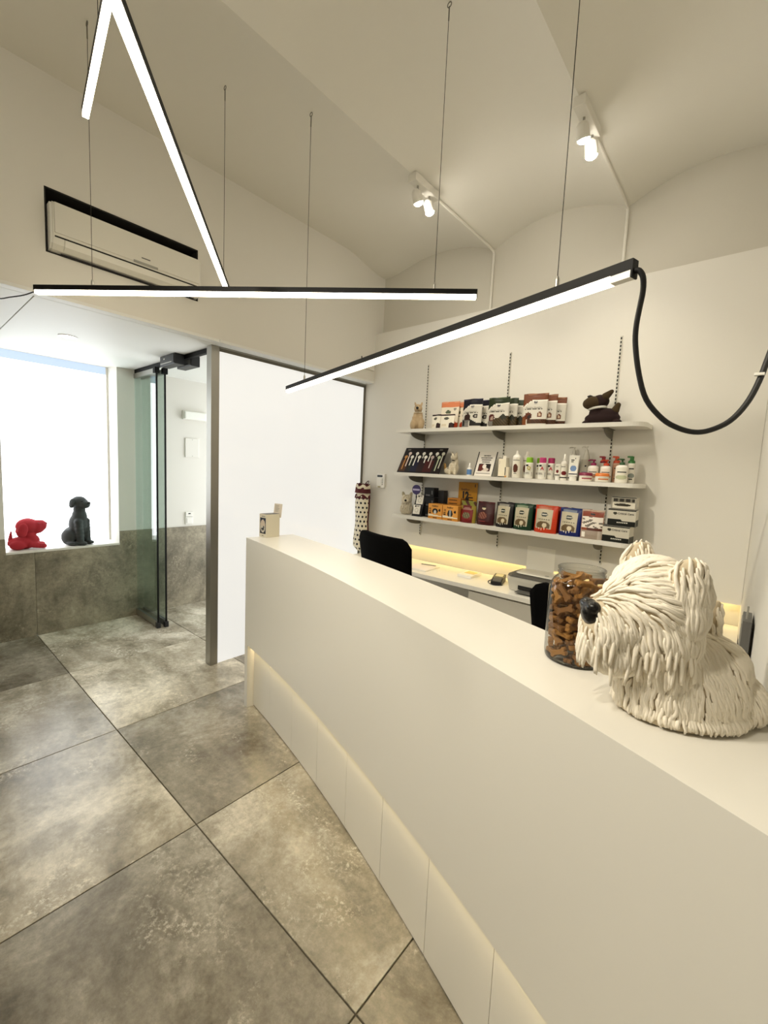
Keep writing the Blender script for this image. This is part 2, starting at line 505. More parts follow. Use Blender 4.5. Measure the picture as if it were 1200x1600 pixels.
# frosted glass partition in its aluminium frame
win2 = struct('window_2', bx(XG - .006, XG + .006, 1.70, YP - .03, 0.004, ZC - .035), FROST)
bm = bx(XG - .065, XG + .008, 1.636, 1.70, 0, ZC, bev=.002)
obj('frame_post', bm, STEEL, win2)
bm = NB()
box(bm, XG - .02, XG + .008, 1.70, YP, ZC - .035, ZC - .012); box(bm, XG - .02, XG + .008, YP - .03, YP, 0, ZC - .035)
obj('window_frame', bm, GREYM, win2)
obj('glazing_bead', bx(XG - .012, XG + .012, 1.70, YP, ZC - .012, ZC), STEEL, win2)

# folded glass doors, their track
GDOOR = clear_glass('door_glass', (0.86, 0.93, 0.90), gloss=1.3, edge=0.10)
door = struct('door_1', bx(XF + .02, XG - .07, 1.668, 1.698, ZC - .034, ZC), BLACK)
for k, (yy, x1) in enumerate(((1.676, -4.225), (1.742, -4.205))):
    leaf = obj('glass_leaf', bx(-4.735, x1, yy - .005, yy + .005, 0.07, 2.40), GDOOR, door)
    bm = NB(); box(bm, x1 - .004, x1 + .006, yy - .007, yy + .007, 0.012, 2.44)
    obj('edge_profile', bm, BLACK, leaf)
    bm = NB(); box(bm, -4.735, x1 - .006, yy - .014, yy + .014, 0.012, 0.07)
    obj('bottom_rail', bm, STEEL if k == 0 else DGREYP, leaf)
    bm = NB(); box(bm, -4.735, x1 - .006, yy - .012, yy + .012, 2.40, 2.445)
    obj('top_rail', bm, STEEL, leaf)
    bm = NB(); box(bm, x1 - .03, x1 + .016, yy - .02, yy + .02, 2.40, ZC - .03)
    obj('hanger', bm, BLACK, leaf)
    bm = NB(); box(bm, x1 - .025, x1 + .016, yy - .018, yy + .018, 0.0, 0.055, bev=.003)
    obj('pivot_foot', bm, BLKPL, leaf)

# ================================================================== FURNITURE
def F(x): return -0.049 * x * x - 0.414 * x + 0.8015         # plan curve of the counter front
def Fn(x):
    s = -0.098 * x - 0.414
    n = Vector((-s, 1.0)).normalized(); return n            # points back, away from the visitor
def cpt(x, off): n = Fn(x); return (x + n.x * off, F(x) + n.y * off)
CX0, CX1, CZ = -2.462, 0.95, 1.14
def curved(off0, off1, z0, z1, xa, xb, n=24, bm=None, trim=True):
    bm = bm or NB(); rows = []
    for i in range(n + 1):
        x = xa + (xb - xa) * i / n
        p, q_ = cpt(x, off0), cpt(x, off1)
        rows.append([bm.verts.new((*p, z0)), bm.verts.new((*q_, z0)), bm.verts.new((*q_, z1)), bm.verts.new((*p, z1))])
    for A, B in zip(rows, rows[1:]):
        for k in range(4): bm.faces.new((A[k], A[(k + 1) % 4], B[(k + 1) % 4], B[k]))
    bm.faces.new(rows[0]); bm.faces.new(rows[-1])
    bmesh.ops.recalc_face_normals(bm, faces=bm.faces); return bm
counter = empty('reception_counter', 'long curved white reception counter with grooved kick panels, running into the foreground', 'counter', (-1.0, 1.2, 0))
def cpart(name, bm, m):
    bmesh.ops.translate(bm, verts=bm.verts, vec=(1.0, -1.2, 0)); return obj(name, bm, m, counter)
cpart('countertop', curved(0, 0.335, 1.10, CZ, CX0, CX1, 40), SOLID)
cpart('front_apron', curved(0, 0.03, 0.43, 1.10, CX0, CX1, 40), SOLID)
cpart('end_panel', curved(0.0, 0.335, 0.0, 1.0998, CX0, CX0 + .045, 1, ), SOLID)
cpart('back_panel', curved(0.30, 0.33, 0.0, 1.0998, CX0 + .046, CX1, 30), SOLID)
cpart('end_panel', curved(0.031, 0.299, 0.0, 1.0998, CX1 - .045, CX1, 1), SOLID)
cpart('kick_backing', curved(0.062, 0.075, 0.0, 1.0, CX0 + .046, CX1 - .046, 30), DARK)
cpart('kick_led_strip', curved(0.0305, 0.0335, 0.445, 0.462, CX0 + .05, CX1 - .05, 30), KICKM)
kx = CX0 + .048
marks = [-2.164, -1.855, -1.551, -1.262, -0.978, -0.699, -0.42, -0.14, 0.14, 0.42, 0.70, CX1 - .047]
for mx_ in marks:
    cpart('kick_panel', curved(0.045, 0.061, 0.008, 0.60, kx + .001, mx_ - .001, 4), SOLID)
    kx = mx_

# wall shelves and rails
for n, (x, lab) in enumerate(((-2.357, 'left slotted shelf upright on the wall, behind the pale dog figure'), (-1.567, 'middle slotted shelf upright on the wall, behind the green pouches'), (-0.7755, 'right slotted shelf upright on the wall, behind the dark plush dog'))):
    t = tag(obj('shelf_upright', bx(-.0065, .0065, -.010, 0, 0, 1.575), mat('upright_white', '#cfccc0', 0.5), None, (x, YP, 1.014)), lab, 'rail', 'shelf uprights on the back wall')
    bm = NB()
    for k in range(62):
        z = .012 + k * .0252
        box(bm, -.0042, .0042, -.0106, -.0098, z, z + .0165)
    o = obj('slots', bm, DARK, t); o['kind'] = 'stuff'
def bracket_bm():
    bm = NB(); pts = [(0, 0)] + [(-.21 * math.cos(i * math.pi / 20), -.004 - .056 * math.sin(i * math.pi / 20)) for i in range(11)]
    prism(bm, [(y, z) for y, z in pts], 'x', -.004, .004)
    box(bm, -.02, .02, -.19, -.01, -.0025, 0); return bm
SHELF = {1: 1.985, 2: 1.600, 3: 1.215}
for k, lab in ((1, 'top white wall shelf with treat pouches and plush dogs'), (2, 'middle white wall shelf with pump bottles and display cards'), (3, 'bottom white wall shelf with orange boxes and food pouches')):
    s = empty('wall_shelf', lab, 'shelf', (-1.523, YP, SHELF[k]), 0, 'white shelves on the back wall')
    pts = [(-.984, -.001), (-.984, -.25), (.90, -.25)]
    for i in range(1, 9):
        a = math.pi / 2 * i / 8; pts.append((.90 + .082 * math.sin(a), -.168 - .082 * math.cos(a)))
    pts.append((.982, -.001))
    bm = prism(NB(), pts, 'z', -.028, 0)
    obj('shelf_board', bm, LAMW, s)
    for x in (-2.357, -1.567, -0.7755):
        obj('bracket', bracket_bm(), BRACK, s, (x + 1.523, -.011, -.0285))

# back desk and drawer unit
desk = empty('back_desk', 'narrow white worktop along the back wall under the shelves', 'desk', (-1.5, 3.2, 0))
obj('worktop', bx(-1.51, 1.515, -.25, .212, .715, .75, bev=.002), LAMW, desk)
obj('side_panel', bx(-1.50, -1.47, -.22, .20, 0, .715), LAMW, desk)
obj('back_panel', bx(-1.47, -.125, .17, .19, .25, .715), LAMW, desk)
dr = empty('drawer_cabinet', 'pale grey drawer cabinet under the white back worktop, below the printer', 'cabinet', (-0.82, 3.18, 0))
DRW = mat('drawer_front', '#bdb9ad', 0.45)
obj('body', bx(-.80, .80, -.20, .20, .06, .712), DRW, dr)
obj('plinth', bx(-.79, .79, -.17, .18, 0, .06), DARK, dr)
for k in range(2):
    for z0, z1 in ((.07, .38), (.384, .70)):
        obj('drawer', bx(-.797 + k * .80, -.003 + k * .80, -.218, -.20, z0, z1, bev=.001, seg=1), DRW, dr)

# office chairs behind the counter
FABB = mat('black_mesh_fabric', '#020202', 0.95, bump=0.15, bscale=500, spec=0.08)
def office_chair(label, x, y, rz, top):
    t = empty('office_chair', label, 'chair', (x, y, 0), rz, 'office chairs behind the counter')
    dz = top - 1.20
    # backrest: gently cupped, rounded
    bm = NB(); N, M_ = 16, 16; fr = []; bk = []
    for j in range(M_ + 1):
        v = j / M_; A = []; B = []
        for i in range(N + 1):
            u = i / N * 2 - 1
            w = .290 - .03 * (1 - v) - .0
            r = .075
            zz = .66 + dz + v * .54
            # round corners by pulling the upper corners in
            k = max(0, abs(u) - .72) / .28; dn = .06 * k ** 2.2 * smooth((v - .5) / .5); up_ = .05 * k ** 2 * smooth((.4 - v) / .4)
            yy = -.055 * (1 - u * u) + .05 * (1 - v)
            A.append(bm.verts.new((u * w, yy - .012, zz - dn + up_))); B.append(bm.verts.new((u * w, yy + .03, zz - dn + up_)))
        fr.append(A); bk.append(B)
    for j in range(M_):
        for i in range(N):
            bm.faces.new((fr[j][i], fr[j][i+1], fr[j+1][i+1], fr[j+1][i])); bm.faces.new((bk[j][i+1], bk[j][i], bk[j+1][i], bk[j+1][i+1]))
    for i in range(N):
        bm.faces.new((fr[0][i+1], fr[0][i], bk[0][i], bk[0][i+1])); bm.faces.new((fr[M_][i], fr[M_][i+1], bk[M_][i+1], bk[M_][i]))
    for j in range(M_):
        bm.faces.new((fr[j][0], fr[j+1][0], bk[j+1][0], bk[j][0])); bm.faces.new((fr[j+1][N], fr[j][N], bk[j][N], bk[j+1][N]))
    obj('backrest', bm, FABB, t, smooth=True)
    obj('seat', bx(-.24, .24, -.03 - .40, -.03, .43 + dz, .50 + dz, bev=.03, seg=3), FABB, t, smooth=True)
    obj('back_support', tube(NB(), spline([(0, -.2, .415 + dz), (0, .02, .42 + dz), (0, .085, .55 + dz), (0, .075, .80 + dz)]), .02), BLKPL, t)
    obj('gas_column', lathe(NB(), [(0, .09), (.03, .09), (.03, .25), (.018, .26), (.018, .43 + dz), (0, .43 + dz)], 16, 0, -.21), GREYM, t)
    for k in range(5):
        a = 2 * math.pi * k / 5
        ex, ey = .26 * math.cos(a), -.21 + .26 * math.sin(a)
        l = obj('base_leg', tube(NB(), [(0, -.21, .11), (ex, ey, .075)], [.025, .016]), BLKPL, t)
        obj('caster', tube(NB(), [(ex - .012 * math.sin(a), ey + .012 * math.cos(a), .029), (ex + .012 * math.sin(a), ey - .012 * math.cos(a), .029)], .028, 14), BLKPL, l)
    return t
office_chair('black office chair whose backrest rises above the far part of the counter', -1.935, 2.27, math.radians(-14), 1.168)
office_chair('black office chair mostly hidden behind the biscuit jar', -0.50, 2.02, math.radians(-10), 1.115)

# ================================================================== LAMPS
WIRE = mat('steel_wire', '#2b2820', 0.5, metal=0.5)
def pendant(label, a, b, z, wires, lit=(0.0, 1.0), W=.0245, Hh=.040):
    """bar lamp with its diffuser on the underside, hung on two wires"""
    t = empty('linear_pendant_lamp', label, 'lamp', (a[0], a[1], z), 0, 'black linear pendant lamps')
    A, B = Vector((0, 0)), Vector((b[0] - a[0], b[1] - a[1]))
    d = B.normalized(); n = Vector((-d.y, d.x))
    bm = bar(NB(), A, B, W, Hh - .017, .017)
    bar(bm, A, A + d * .004, W, .017, 0); bar(bm, B - d * .004, B, W, .017, 0)
    obj('housing', bm, BLACK, t)
    L0, L1 = A + d * .0042, B - d * .0042
    p0, p1 = L0.lerp(L1, lit[0]), L0.lerp(L1, lit[1])
    obj('diffuser', bar(NB(), p0, p1, W - .003, .0165, .0003), LEDM, t)
    if lit[1] < 1: obj('unlit_end', bar(NB(), p1, L1, W - .003, .0165, .0003), WHITEP, t)
    for k in wires:
        p = A.lerp(B, k)
        top = vault(a[0] + p.x, a[1] + p.y) - z
        w = obj('wire', tube(NB(), [(p.x, p.y, Hh + .02), (p.x, p.y, top - .02)], .0013, 6), WIRE, t)
        obj('wire_grip', lathe(NB(), [(0, Hh), (.006, Hh), (.006, Hh + .022), (.003, Hh + .03), (0, Hh + .03)], 10, p.x, p.y), STEEL, w)
        bm = tube(NB(), [(p.x + .010 * math.cos(q_), p.y, top - .013 + .010 * math.sin(q_)) for q_ in [i * .5 for i in range(-3, 10)]], .002, 6)
        tube(bm, [(p.x, p.y, top - .075), (p.x, p.y, top - .02)], .0028, 6)
        obj('hook', bm, GREYM, w)
    return t
pendant('level black bar lamp hanging in front of the air conditioner, longest across the picture', (-2.781, .537), (-1.033, 1.792), 2.404, (.14, .91))
p2a = Vector((-2.434, 1.361)); p2d = (Vector((-1.162, .381)) - p2a).normalized()
pendant('diagonal bar lamp coming down from the top of the picture to the level one', p2a, p2a + p2d * 2.14, 2.60, (.06, .93))
p4a = Vector((-2.176, .599)); p4d = (Vector((-1.595, .505)) - p4a).normalized()
pendant('shortest seen bar lamp, cut off by the top edge at upper left', p4a, p4a + p4d * 2.1, 2.965, (.18, .92))
pendant('bar lamp rising rightward over the counter, thick black cord at its end', (-2.314, 1.713), (-.252, 1.135), 2.078, (.125, .905), lit=(0, .978))

CORD = mat('black_cord', '#0b0a0a', 0.55)
pts = [(-.253, 1.136, 2.094), (-.244, 1.137, 2.092), (-.236, 1.142, 2.078), (-.236, 1.155, 2.053), (-.242, 1.168, 2.022), (-.248, 1.18, 1.983), (-.248, 1.192, 1.942), (-.237, 1.205, 1.876), (-.218, 1.217, 1.816), (-.182, 1.23, 1.77), (-.15, 1.242, 1.749), (-.119, 1.255, 1.74), (-.09, 1.267, 1.745), (-.057, 1.28, 1.766), (-.032, 1.292, 1.804), (-.015, 1.305, 1.854), (.0, 1.318, 1.929), (.010, 1.33, 1.985), (.018, 1.338, 2.0185)]
t = tag(obj('power_cord', tube(NB(), spline(pts, 4), .0062, 10), CORD, smooth=True), 'thick black cord looping from the end of the bar lamp to the right wall', 'cord')
obj('cord_clip', bx(-.024, -.006, 1.295, 1.309, 1.868, 1.874, bev=.001), WHITEP, t)
t = tag(obj('junction_box', bx(.004, .06, 1.30, 1.42, 2.02, 2.13, bev=.004), GREYM), 'small grey box high on the right wall where the thick cord ends', 'box')
pts = [(-2.779, .537, 2.417), (-2.80, .53, 2.414), (-2.87, .505, 2.407), (-2.95, .465, 2.402), (-3.03, .43, 2.402), (-3.10, .36, 2.42), (-3.16, .30, 2.465), (-3.17, .29, 2.48)]
tag(obj('power_cord', tube(NB(), spline(pts, 4), .003, 8), CORD, smooth=True), 'thin black cord from the left end of the level bar lamp', 'cord')

def ceiling_spot(label, x, y0, y1, heads, aim, power=1.0, cone=120):
    t = empty('ceiling_spotlight', label, 'lamp', (x, (y0 + y1) / 2, 3.48), 0, 'twin ceiling spotlights')
    L = (y1 - y0) / 2
    obj('mounting_plate', bx(-.03, .03, -L, L, -.045, .004, bev=.003), LAMW, t)
    for hy in heads:
        yy = hy - (y0 + y1) / 2
        obj('arm', tube(NB(), [(0, yy, -.045), (0, yy, -.085)], .006), STEEL, t)
        d = (Vector(aim) - Vector((x, hy, 3.36))).normalized()
        c = Vector((0, yy, -.115))
        hb = tube(NB(), [c - d * .045, c - d * .03, c + d * .03], [.016, .030, .032], 18)
        hd = obj('spot_head', hb, LAMW, t)
        obj('lens', tube(NB(), [c + d * .0302, c + d * .036, c + d * .044, c + d * .048], [.029, .027, .018, .006], 18), SPOTM, hd)
        ld = bpy.data.lights.new('spot_light', 'SPOT'); ld.energy = SPOT_POWER * power; ld.color = SPOT_COL
        ld.spot_size = math.radians(cone); ld.spot_blend = 1.0; ld.shadow_soft_size = .035
        lo = bpy.data.objects.new('spot_light', ld); COL.objects.link(lo); lo.parent = t
        lo.location = c + d * .06; lo.rotation_euler = d.to_track_quat('-Z', 'Y').to_euler()
ceiling_spot('white twin spotlight on the left ceiling ridge, above the left part of the shelves', -1.82, 2.265, 2.53, (2.325, 2.455), (-1.65, 3.25, 1.5), .25, 84)
ceiling_spot('white twin spotlight on the right ceiling ridge, nearest the top of the picture', -0.833, 2.31, 2.58, (2.40, 2.545), (-.75, 3.25, 1.5), .20, 84)
ceiling_spot('white twin spotlight on the left ceiling ridge, over the visitors\' side of the counter', -1.82, -.60, -.335, (-.53, -.40), (-.5, 1.3, 1.0), 1.8, 98)  # unseen pair behind the camera, added to brighten counter front and right wall
ceiling_spot('white twin spotlight on the right ceiling ridge, over the visitors\' side of the counter', -0.833, -.60, -.335, (-.53, -.40), (-.5, 1.3, .9), .6, 98)  # second unseen pair, added as fill for the counter front
for x, y0, lab in ((-1.828, 2.53, 'thin white conduit down the wall left of the bar lamp\'s end'), (-0.836, 2.58, 'thin white conduit down the wall above the right end of the bar lamp')):
    pts = [(x, y0 + .01, 3.468), (x, 3.30, 3.468), (x, 3.385, 3.462), (x, 3.405, 3.44), (x, 3.405, 3.3), (x, 3.405, 2.966)]
    o = tag(obj('cable_conduit', tube(NB(), pts, .010, 8), CEIL), lab, 'conduit', 'conduits on the vault')
# recessed downlight in the lobby ceiling
t = empty('recessed_downlight', 'round recessed downlight in the white lobby ceiling', 'lamp', (-3.905, .935, ZC))
obj('trim_ring', lathe(NB(), [(.050, .004), (.060, .0), (.060, -.004), (.046, -.004), (.046, .004)], 28), WHITEP, t)
obj('diffuser', lathe(NB(), [(0, -.002), (.0465, -.002), (.0465, .003), (0, .003)], 28), DOWNM, t)

# ================================================================== THINGS ON THE WALLS
# air conditioner in its recess
t = empty('air_conditioner', 'white split air conditioner set into the dark wall recess', 'air conditioner', (-3.13, 1.06, 2.706))
prof = [(-.19, .01), (-.19, .258), (.145, .258), (.155, .252), (.160, .24), (.160, .075), (.150, .045), (.125, .022), (.07, .012)]
ACW = mat('air_conditioner_plastic', '#d9d6cb', 0.35)
bm = prism(NB(), prof, 'y', -.402, .400)
obj('body', bm, ACW, t)
obj('side_cap', prism(NB(), [(p[0] * .96, p[1] * .97 + .004) for p in prof], 'y', -.412, -.402), WHITEP, t)
obj('side_cap', prism(NB(), [(p[0] * .96, p[1] * .97 + .004) for p in prof], 'y', .400, .410), WHITEP, t)
obj('front_panel', bx(.160, .166, -.395, .395,   .098, .252, bev=.002), ACW, t)
obj('louver_gap', bx(.1585, .1612, -.395, .395, .076, .084), DARK, t)
obj('louver', prism(NB(), [(.162, .074), (.153, .044), (.130, .024), (.128, .021), (.156, .041), (.166, .073)], 'y', -.35, .39), ACW, t)
obj('outlet_slot', bx(.02, .118, -.36, .38, .0085, .0125), DARK, t)
obj('display_window', bx(.166, .1672, -.01, .13, .092, .106), GREYP, t)
obj('brand_mark', bx(.166, .1672, .035, .085, .128, .134), DGREYP, t)
# corner sensor plate, alarm keypad, paper
t = tag(obj('corner_plate', bx(-3.028, -3.018, 3.11, 3.29, 2.60, 2.71, bev=.002), LAMW), 'small white plate with a dark edge high in the corner above the frosted glass', 'plate')
obj('dark_edge', bx(-3.027, -3.0175, 3.107, 3.1105, 2.60, 2.71), DARK, t)
obj('screw', lathe(NB(), [(0, 0), (.004, 0), (.004, .003), (0, .003)], 10), DGREYP, t, (-3.018, 3.14, 2.66), (0, math.pi / 2, 0))
t = empty('alarm_keypad', 'white alarm keypad with small dark display on the wall left of the shelves', 'keypad', (-2.868, YP, 1.432))
obj('body', bx(-.052, .052, -.024, 0, 0, .142, bev=.004), WHITEP, t)
obj('display', bx(-.042, .028, -.0252, -.023, .108, .128), mat('lcd', '#222a33', 0.2), t)
obj('cover', bx(-.046, .012, -.027, -.023, .02, .098, bev=.002), WHITEP, t)
obj('label_plate', bx(-.03, .006, -.0252, -.023, .004, .013), mat('olive_print', '#8a7f3c', 0.6), t)
for k in range(4): obj('button', bx(.022, .036, -.0265, -.023, .03 + k * .018, .040 + k * .018), GREYP, t)
o = tag(obj('paper_sheet', bx(-.109, .109, -.0012, 0, 0, .20), PAPER, None, (-1.20, YB - .001, .868)), 'white paper sheet stuck on the wall behind the printer', 'paper')
o.location = (-1.20, YP - .001, .87)
# grey plate on the right wall
t = empty('wall_handset', 'grey chamfered wall unit with cable on the right wall beside the big shaggy dog', 'wall unit', (.0465, 1.97, .965))
obj('body', prism(NB(), [(-.10, .0), (.06, -.01), (.085, .02), (.085, .175), (.05, .20), (-.10, .20)], 'x', -.030, -.006), DGREYP, t)
obj('face', prism(NB(), [(-.085, .012), (.055, .004), (.073, .026), (.073, .168), (.044, .188), (-.085, .188)], 'x', -.033, -.029), GREYP, t)
obj('mount', bx(-.007, .001, -.05, .05, .03, .17), GREYM, t)
obj('cable', tube(NB(), [(-.02, .05, -.008), (-.015, .055, -.06), (-.004, .06, -.13)], .003), BLKPL, t)
obj('antenna', tube(NB(), [(-.02, -.06, .20), (-.02, -.06, .245)], .003), GREYP, t)

# lobby wall fittings
t = empty('emergency_light', 'white oblong emergency light on the wall beyond the glass door', 'lamp', (XF, 2.27, 2.06))
obj('base', bx(0, .03, -.13, .13, 0, .095, bev=.006), LAMW, t)
obj('diffuser', bx(.03, .055, -.12, .12, .006, .089, bev=.012, seg=3), mat('opal', '#eeeee6', 0.3), t)
t = tag(obj('blank_panel', bx(XF, XF + .012, 2.172, 2.325, 1.655, 1.862, bev=.003), LAMW), 'blank white cover plate on the wall under the emergency light', 'plate')
for zz in (1.67, 1.847): obj('screw', lathe(NB(), [(0, 0), (.004, 0), (.004, .002), (0, .002)], 8), GREYP, t, (XF + .012, 2.25, zz), (0, math.pi / 2, 0))
t = empty('light_switch', 'white light switch with small thermostat above it, just over the stone dado', 'switch', (XF, 2.215, .915))
obj('switch_plate', bx(0, .012, -.042, .042, 0, .082, bev=.003), WHITEP, t)
obj('rocker', bx(.012, .018, -.028, .028, .012, .07, bev=.002), WHITEP, t)
obj('thermostat', bx(0, .016, -.04, .04, .086, .138, bev=.003), WHITEP, t)
obj('display', bx(.016, .0172, -.012, .014, .112, .124), BLKPL, t)
for n, (x0, x1, y0, y1, lab, m) in enumerate(((-3.92, -3.64, 1.585, 1.664, 'black door sensor box under the lobby ceiling, in front of the door track', BLKPL), (-3.86, -3.60, 1.70, 1.775, 'grey-fronted door sensor box behind the door track', DGREYP))):
    t = empty('door_sensor', lab, 'sensor', ((x0 + x1) / 2, (y0 + y1) / 2, ZC), 0, 'door sensors at the lobby ceiling')
    w, dd = (x1 - x0) / 2, (y1 - y0) / 2
    obj('housing', bx(-w, w, -dd, dd, -.085, 0, bev=.004), BLKPL, t)
    obj('front_cover', bx(-w + .01, w - .012, -dd - .004, -dd + .002, -.078, -.006, bev=.002), m, t)
    obj('lens_strip', bx(-w + .02, w - .05, -dd - .0055, -dd - .003, -.070, -.062), STEEL if n == 0 else BLKPL, t)
    if n == 0: obj('brand_mark', bx(-w + .08, -w + .10, -dd - .0052, -dd - .003, -.036, -.026), INKW, t)

# polka-dot bag holder hanging in the corner
t = empty('fabric_bag_holder', 'cream polka-dot fabric bag holder with maroon trim hanging in the corner', 'bag holder', (-3.035, 3.215, .775))
def dots(u, v):
    if R_(u, v, .86, 1.01, 0, 1): return hx('#4a1418')
    rows_ = 12; vv = v * rows_; uu = u * 11 + (.5 if int(vv) % 2 else 0)
    return hx('#171521') if ((uu % 1 - .5) / .25) ** 2 + ((vv % 1 - .5) / .25) ** 2 < 1 else hx('#e4dcc6')
vs = []; fs = []; cl_ = []; NU, NV = 110, 110
for j in range(NV + 1):
    v = j / NV; r = .088 - .012 * v + .006 * math.sin(v * 9)
    if v < .08: r *= .55 + .45 * v / .08
    for i in range(NU):
        a = -math.pi * .99 + 2 * math.pi * i / NU
        fold = 1 - .16 * math.exp(-((a + 2.25) / .10) ** 2) * (1 if v < .62 else 0) - .10 * math.exp(-((a + 2.7) / .12) ** 2) * (1 if v < .6 else 0)
        vs.append((r * fold * math.cos(a), r * fold * math.sin(a) * .8, v * .565))
for j in range(NV):
    for i in range(NU):
        a = (i + .5) / NU
        fs.append((j * NU + i, j * NU + (i + 1) % NU, (j + 1) * NU + (i + 1) % NU, (j + 1) * NU + i)); cl_.append(dots((a * 1.0 + .37) % 1, (j + .5) / NV))
me = bpy.data.meshes.new('fabric_tube'); me.from_pydata(vs, [], fs); paint_mesh(me, cl_)
CLOTH = mat('printed_cloth', '#ffffff', 0.9)
a_ = CLOTH.node_tree.nodes.new('ShaderNodeAttribute'); a_.attribute_name = 'print'
CLOTH.node_tree.links.new(a_.outputs['Color'], CLOTH.node_tree.nodes['Principled BSDF'].inputs['Base Color'])
objm('fabric_tube', me, CLOTH, t, smooth=True)
MAR = mat('maroon_cloth', '#4c1519', 0.9); CRM = mat('cream_cloth', '#ddd3bb', 0.9)
def frill(z, r, amp, h, m, name):
    bm = NB(); n = 48; lo = []; hi = []
    for i in range(n):
        a = 2 * math.pi * i / n; rr = r + amp * math.sin(a * 7)
        lo.append(bm.verts.new((rr * math.cos(a), rr * .8 * math.sin(a), z))); hi.append(bm.verts.new((rr * .93 * math.cos(a), rr * .74 * math.sin(a), z + h + .012 * math.sin(a * 5))))
    for i in range(n): bm.faces.new((lo[i], lo[(i+1) % n], hi[(i+1) % n], hi[i]))
    obj(name, bm, m, t, smooth=True)
frill(.54, .087, .006, .03, MAR, 'lower_trim'); frill(.565, .076, .006, .045, CRM, 'frill'); frill(.595, .088, .004, .045, MAR, 'drawstring_band')
frill(.637, .080, .009, .035, CRM, 'top_frill'); frill(.66, .074, .009, .022, MAR, 'top_trim')
obj('hanging_loop', tube(NB(), spline([(-.03, .02, .655), (-.01, .07, .71), (.01, .07, .71), (.03, .02, .655)]), .004), MAR, t)

# ================================================================== SHELF GOODS
def pouch(name, label, x, y, z, w, h, d, fn, rz=0.0, lean=0.0, group=None, NX=22, NY=30, back='#d8d4cb', cat='pouch'):
    """stand-up pouch: flat seal on top, belly towards the gusset; fn(u,v) prints the front"""
    vs = []; fs = []; cl_ = []; bc = hx(back)
    def half(u, v):
        t = (1 - v) ** 0.75 * (1 - .25 * max(0, .15 - v) / .15)
        edge = (1 - abs(2 * u - 1) ** 3.0)
        return .0012 + d / 2 * t * (.12 + .88 * edge) * (1 if v < .93 else .3)
    def pos(u, v, s):
        ww = w * (1 - .05 * (1 - v) + .03 * math.sin(v * 6) * .4)
        hh = h * (v + .012 * math.sin(u * 7 + x * 40) * v * v)
        yy = s * half(u, v) + lean * v * h + (.003 * math.sin(u * 9 + x * 31) * v if v > .5 else 0)
        return ((u - .5) * ww, yy, hh)
    for s in (-1, 1):
        o0 = len(vs)
        for j in range(NY + 1):
            for i in range(NX + 1): vs.append(pos(i / NX, j / NY, s))
        for j in range(NY):
            for i in range(NX):
                q_ = o0 + j * (NX + 1) + i
                f = (q_, q_ + 1, q_ + NX + 2, q_ + NX + 1)
                fs.append(f if s < 0 else f[::-1])
                cl_.append(fn((i + .5) / NX, (j + .5) / NY) if s < 0 else bc)
    n1 = (NX + 1) * (NY + 1)
    for i in range(NX):
        fs.append((i + 1, i, n1 + i, n1 + i + 1)); cl_.append(bc)
        a = NY * (NX + 1) + i; fs.append((a, a + 1, n1 + a + 1, n1 + a)); cl_.append(fn((i + .5) / NX, .99))
    for j in range(NY):
        a = j * (NX + 1); fs.append((a, a + NX + 1, n1 + a + NX + 1, n1 + a)); cl_.append(fn(.02, (j + .5) / NY))
        a += NX; fs.append((a + NX + 1, a, n1 + a, n1 + a + NX + 1)); cl_.append(fn(.98, (j + .5) / NY))
    me = bpy.data.meshes.new(name); me.from_pydata(vs, [], fs); paint_mesh(me, cl_)
    o = objm(name, me, PRINT, None, (x, y, z), (0, 0, rz), smooth=True)
    o['front'] = d
    tag(o, label, cat, group)
    # sealed rim along the top as a part of its own
    top = fn(.5, .985)
    rm = mat('seal_%d_%d_%d' % tuple(int(c * 255) for c in top), top, 0.4)
    obj('top_seal', bx(-w * .49, w * .49, lean * h - .0022, lean * h + .0022, h * .955, h * 1.0), rm, o)
    return o
def ptext(o, s, size, u, v, w, h, d, lean=0.0, m=None, sx=1.0):
    t = (1 - v) ** .75
    text(o, s, size, ((u - .5) * w, -(.0035 + d / 2 * t * (.12 + .88 * (1 - abs(2 * u - 1) ** 3))) + lean * v * h - .0015, v * h), m, sx=sx)

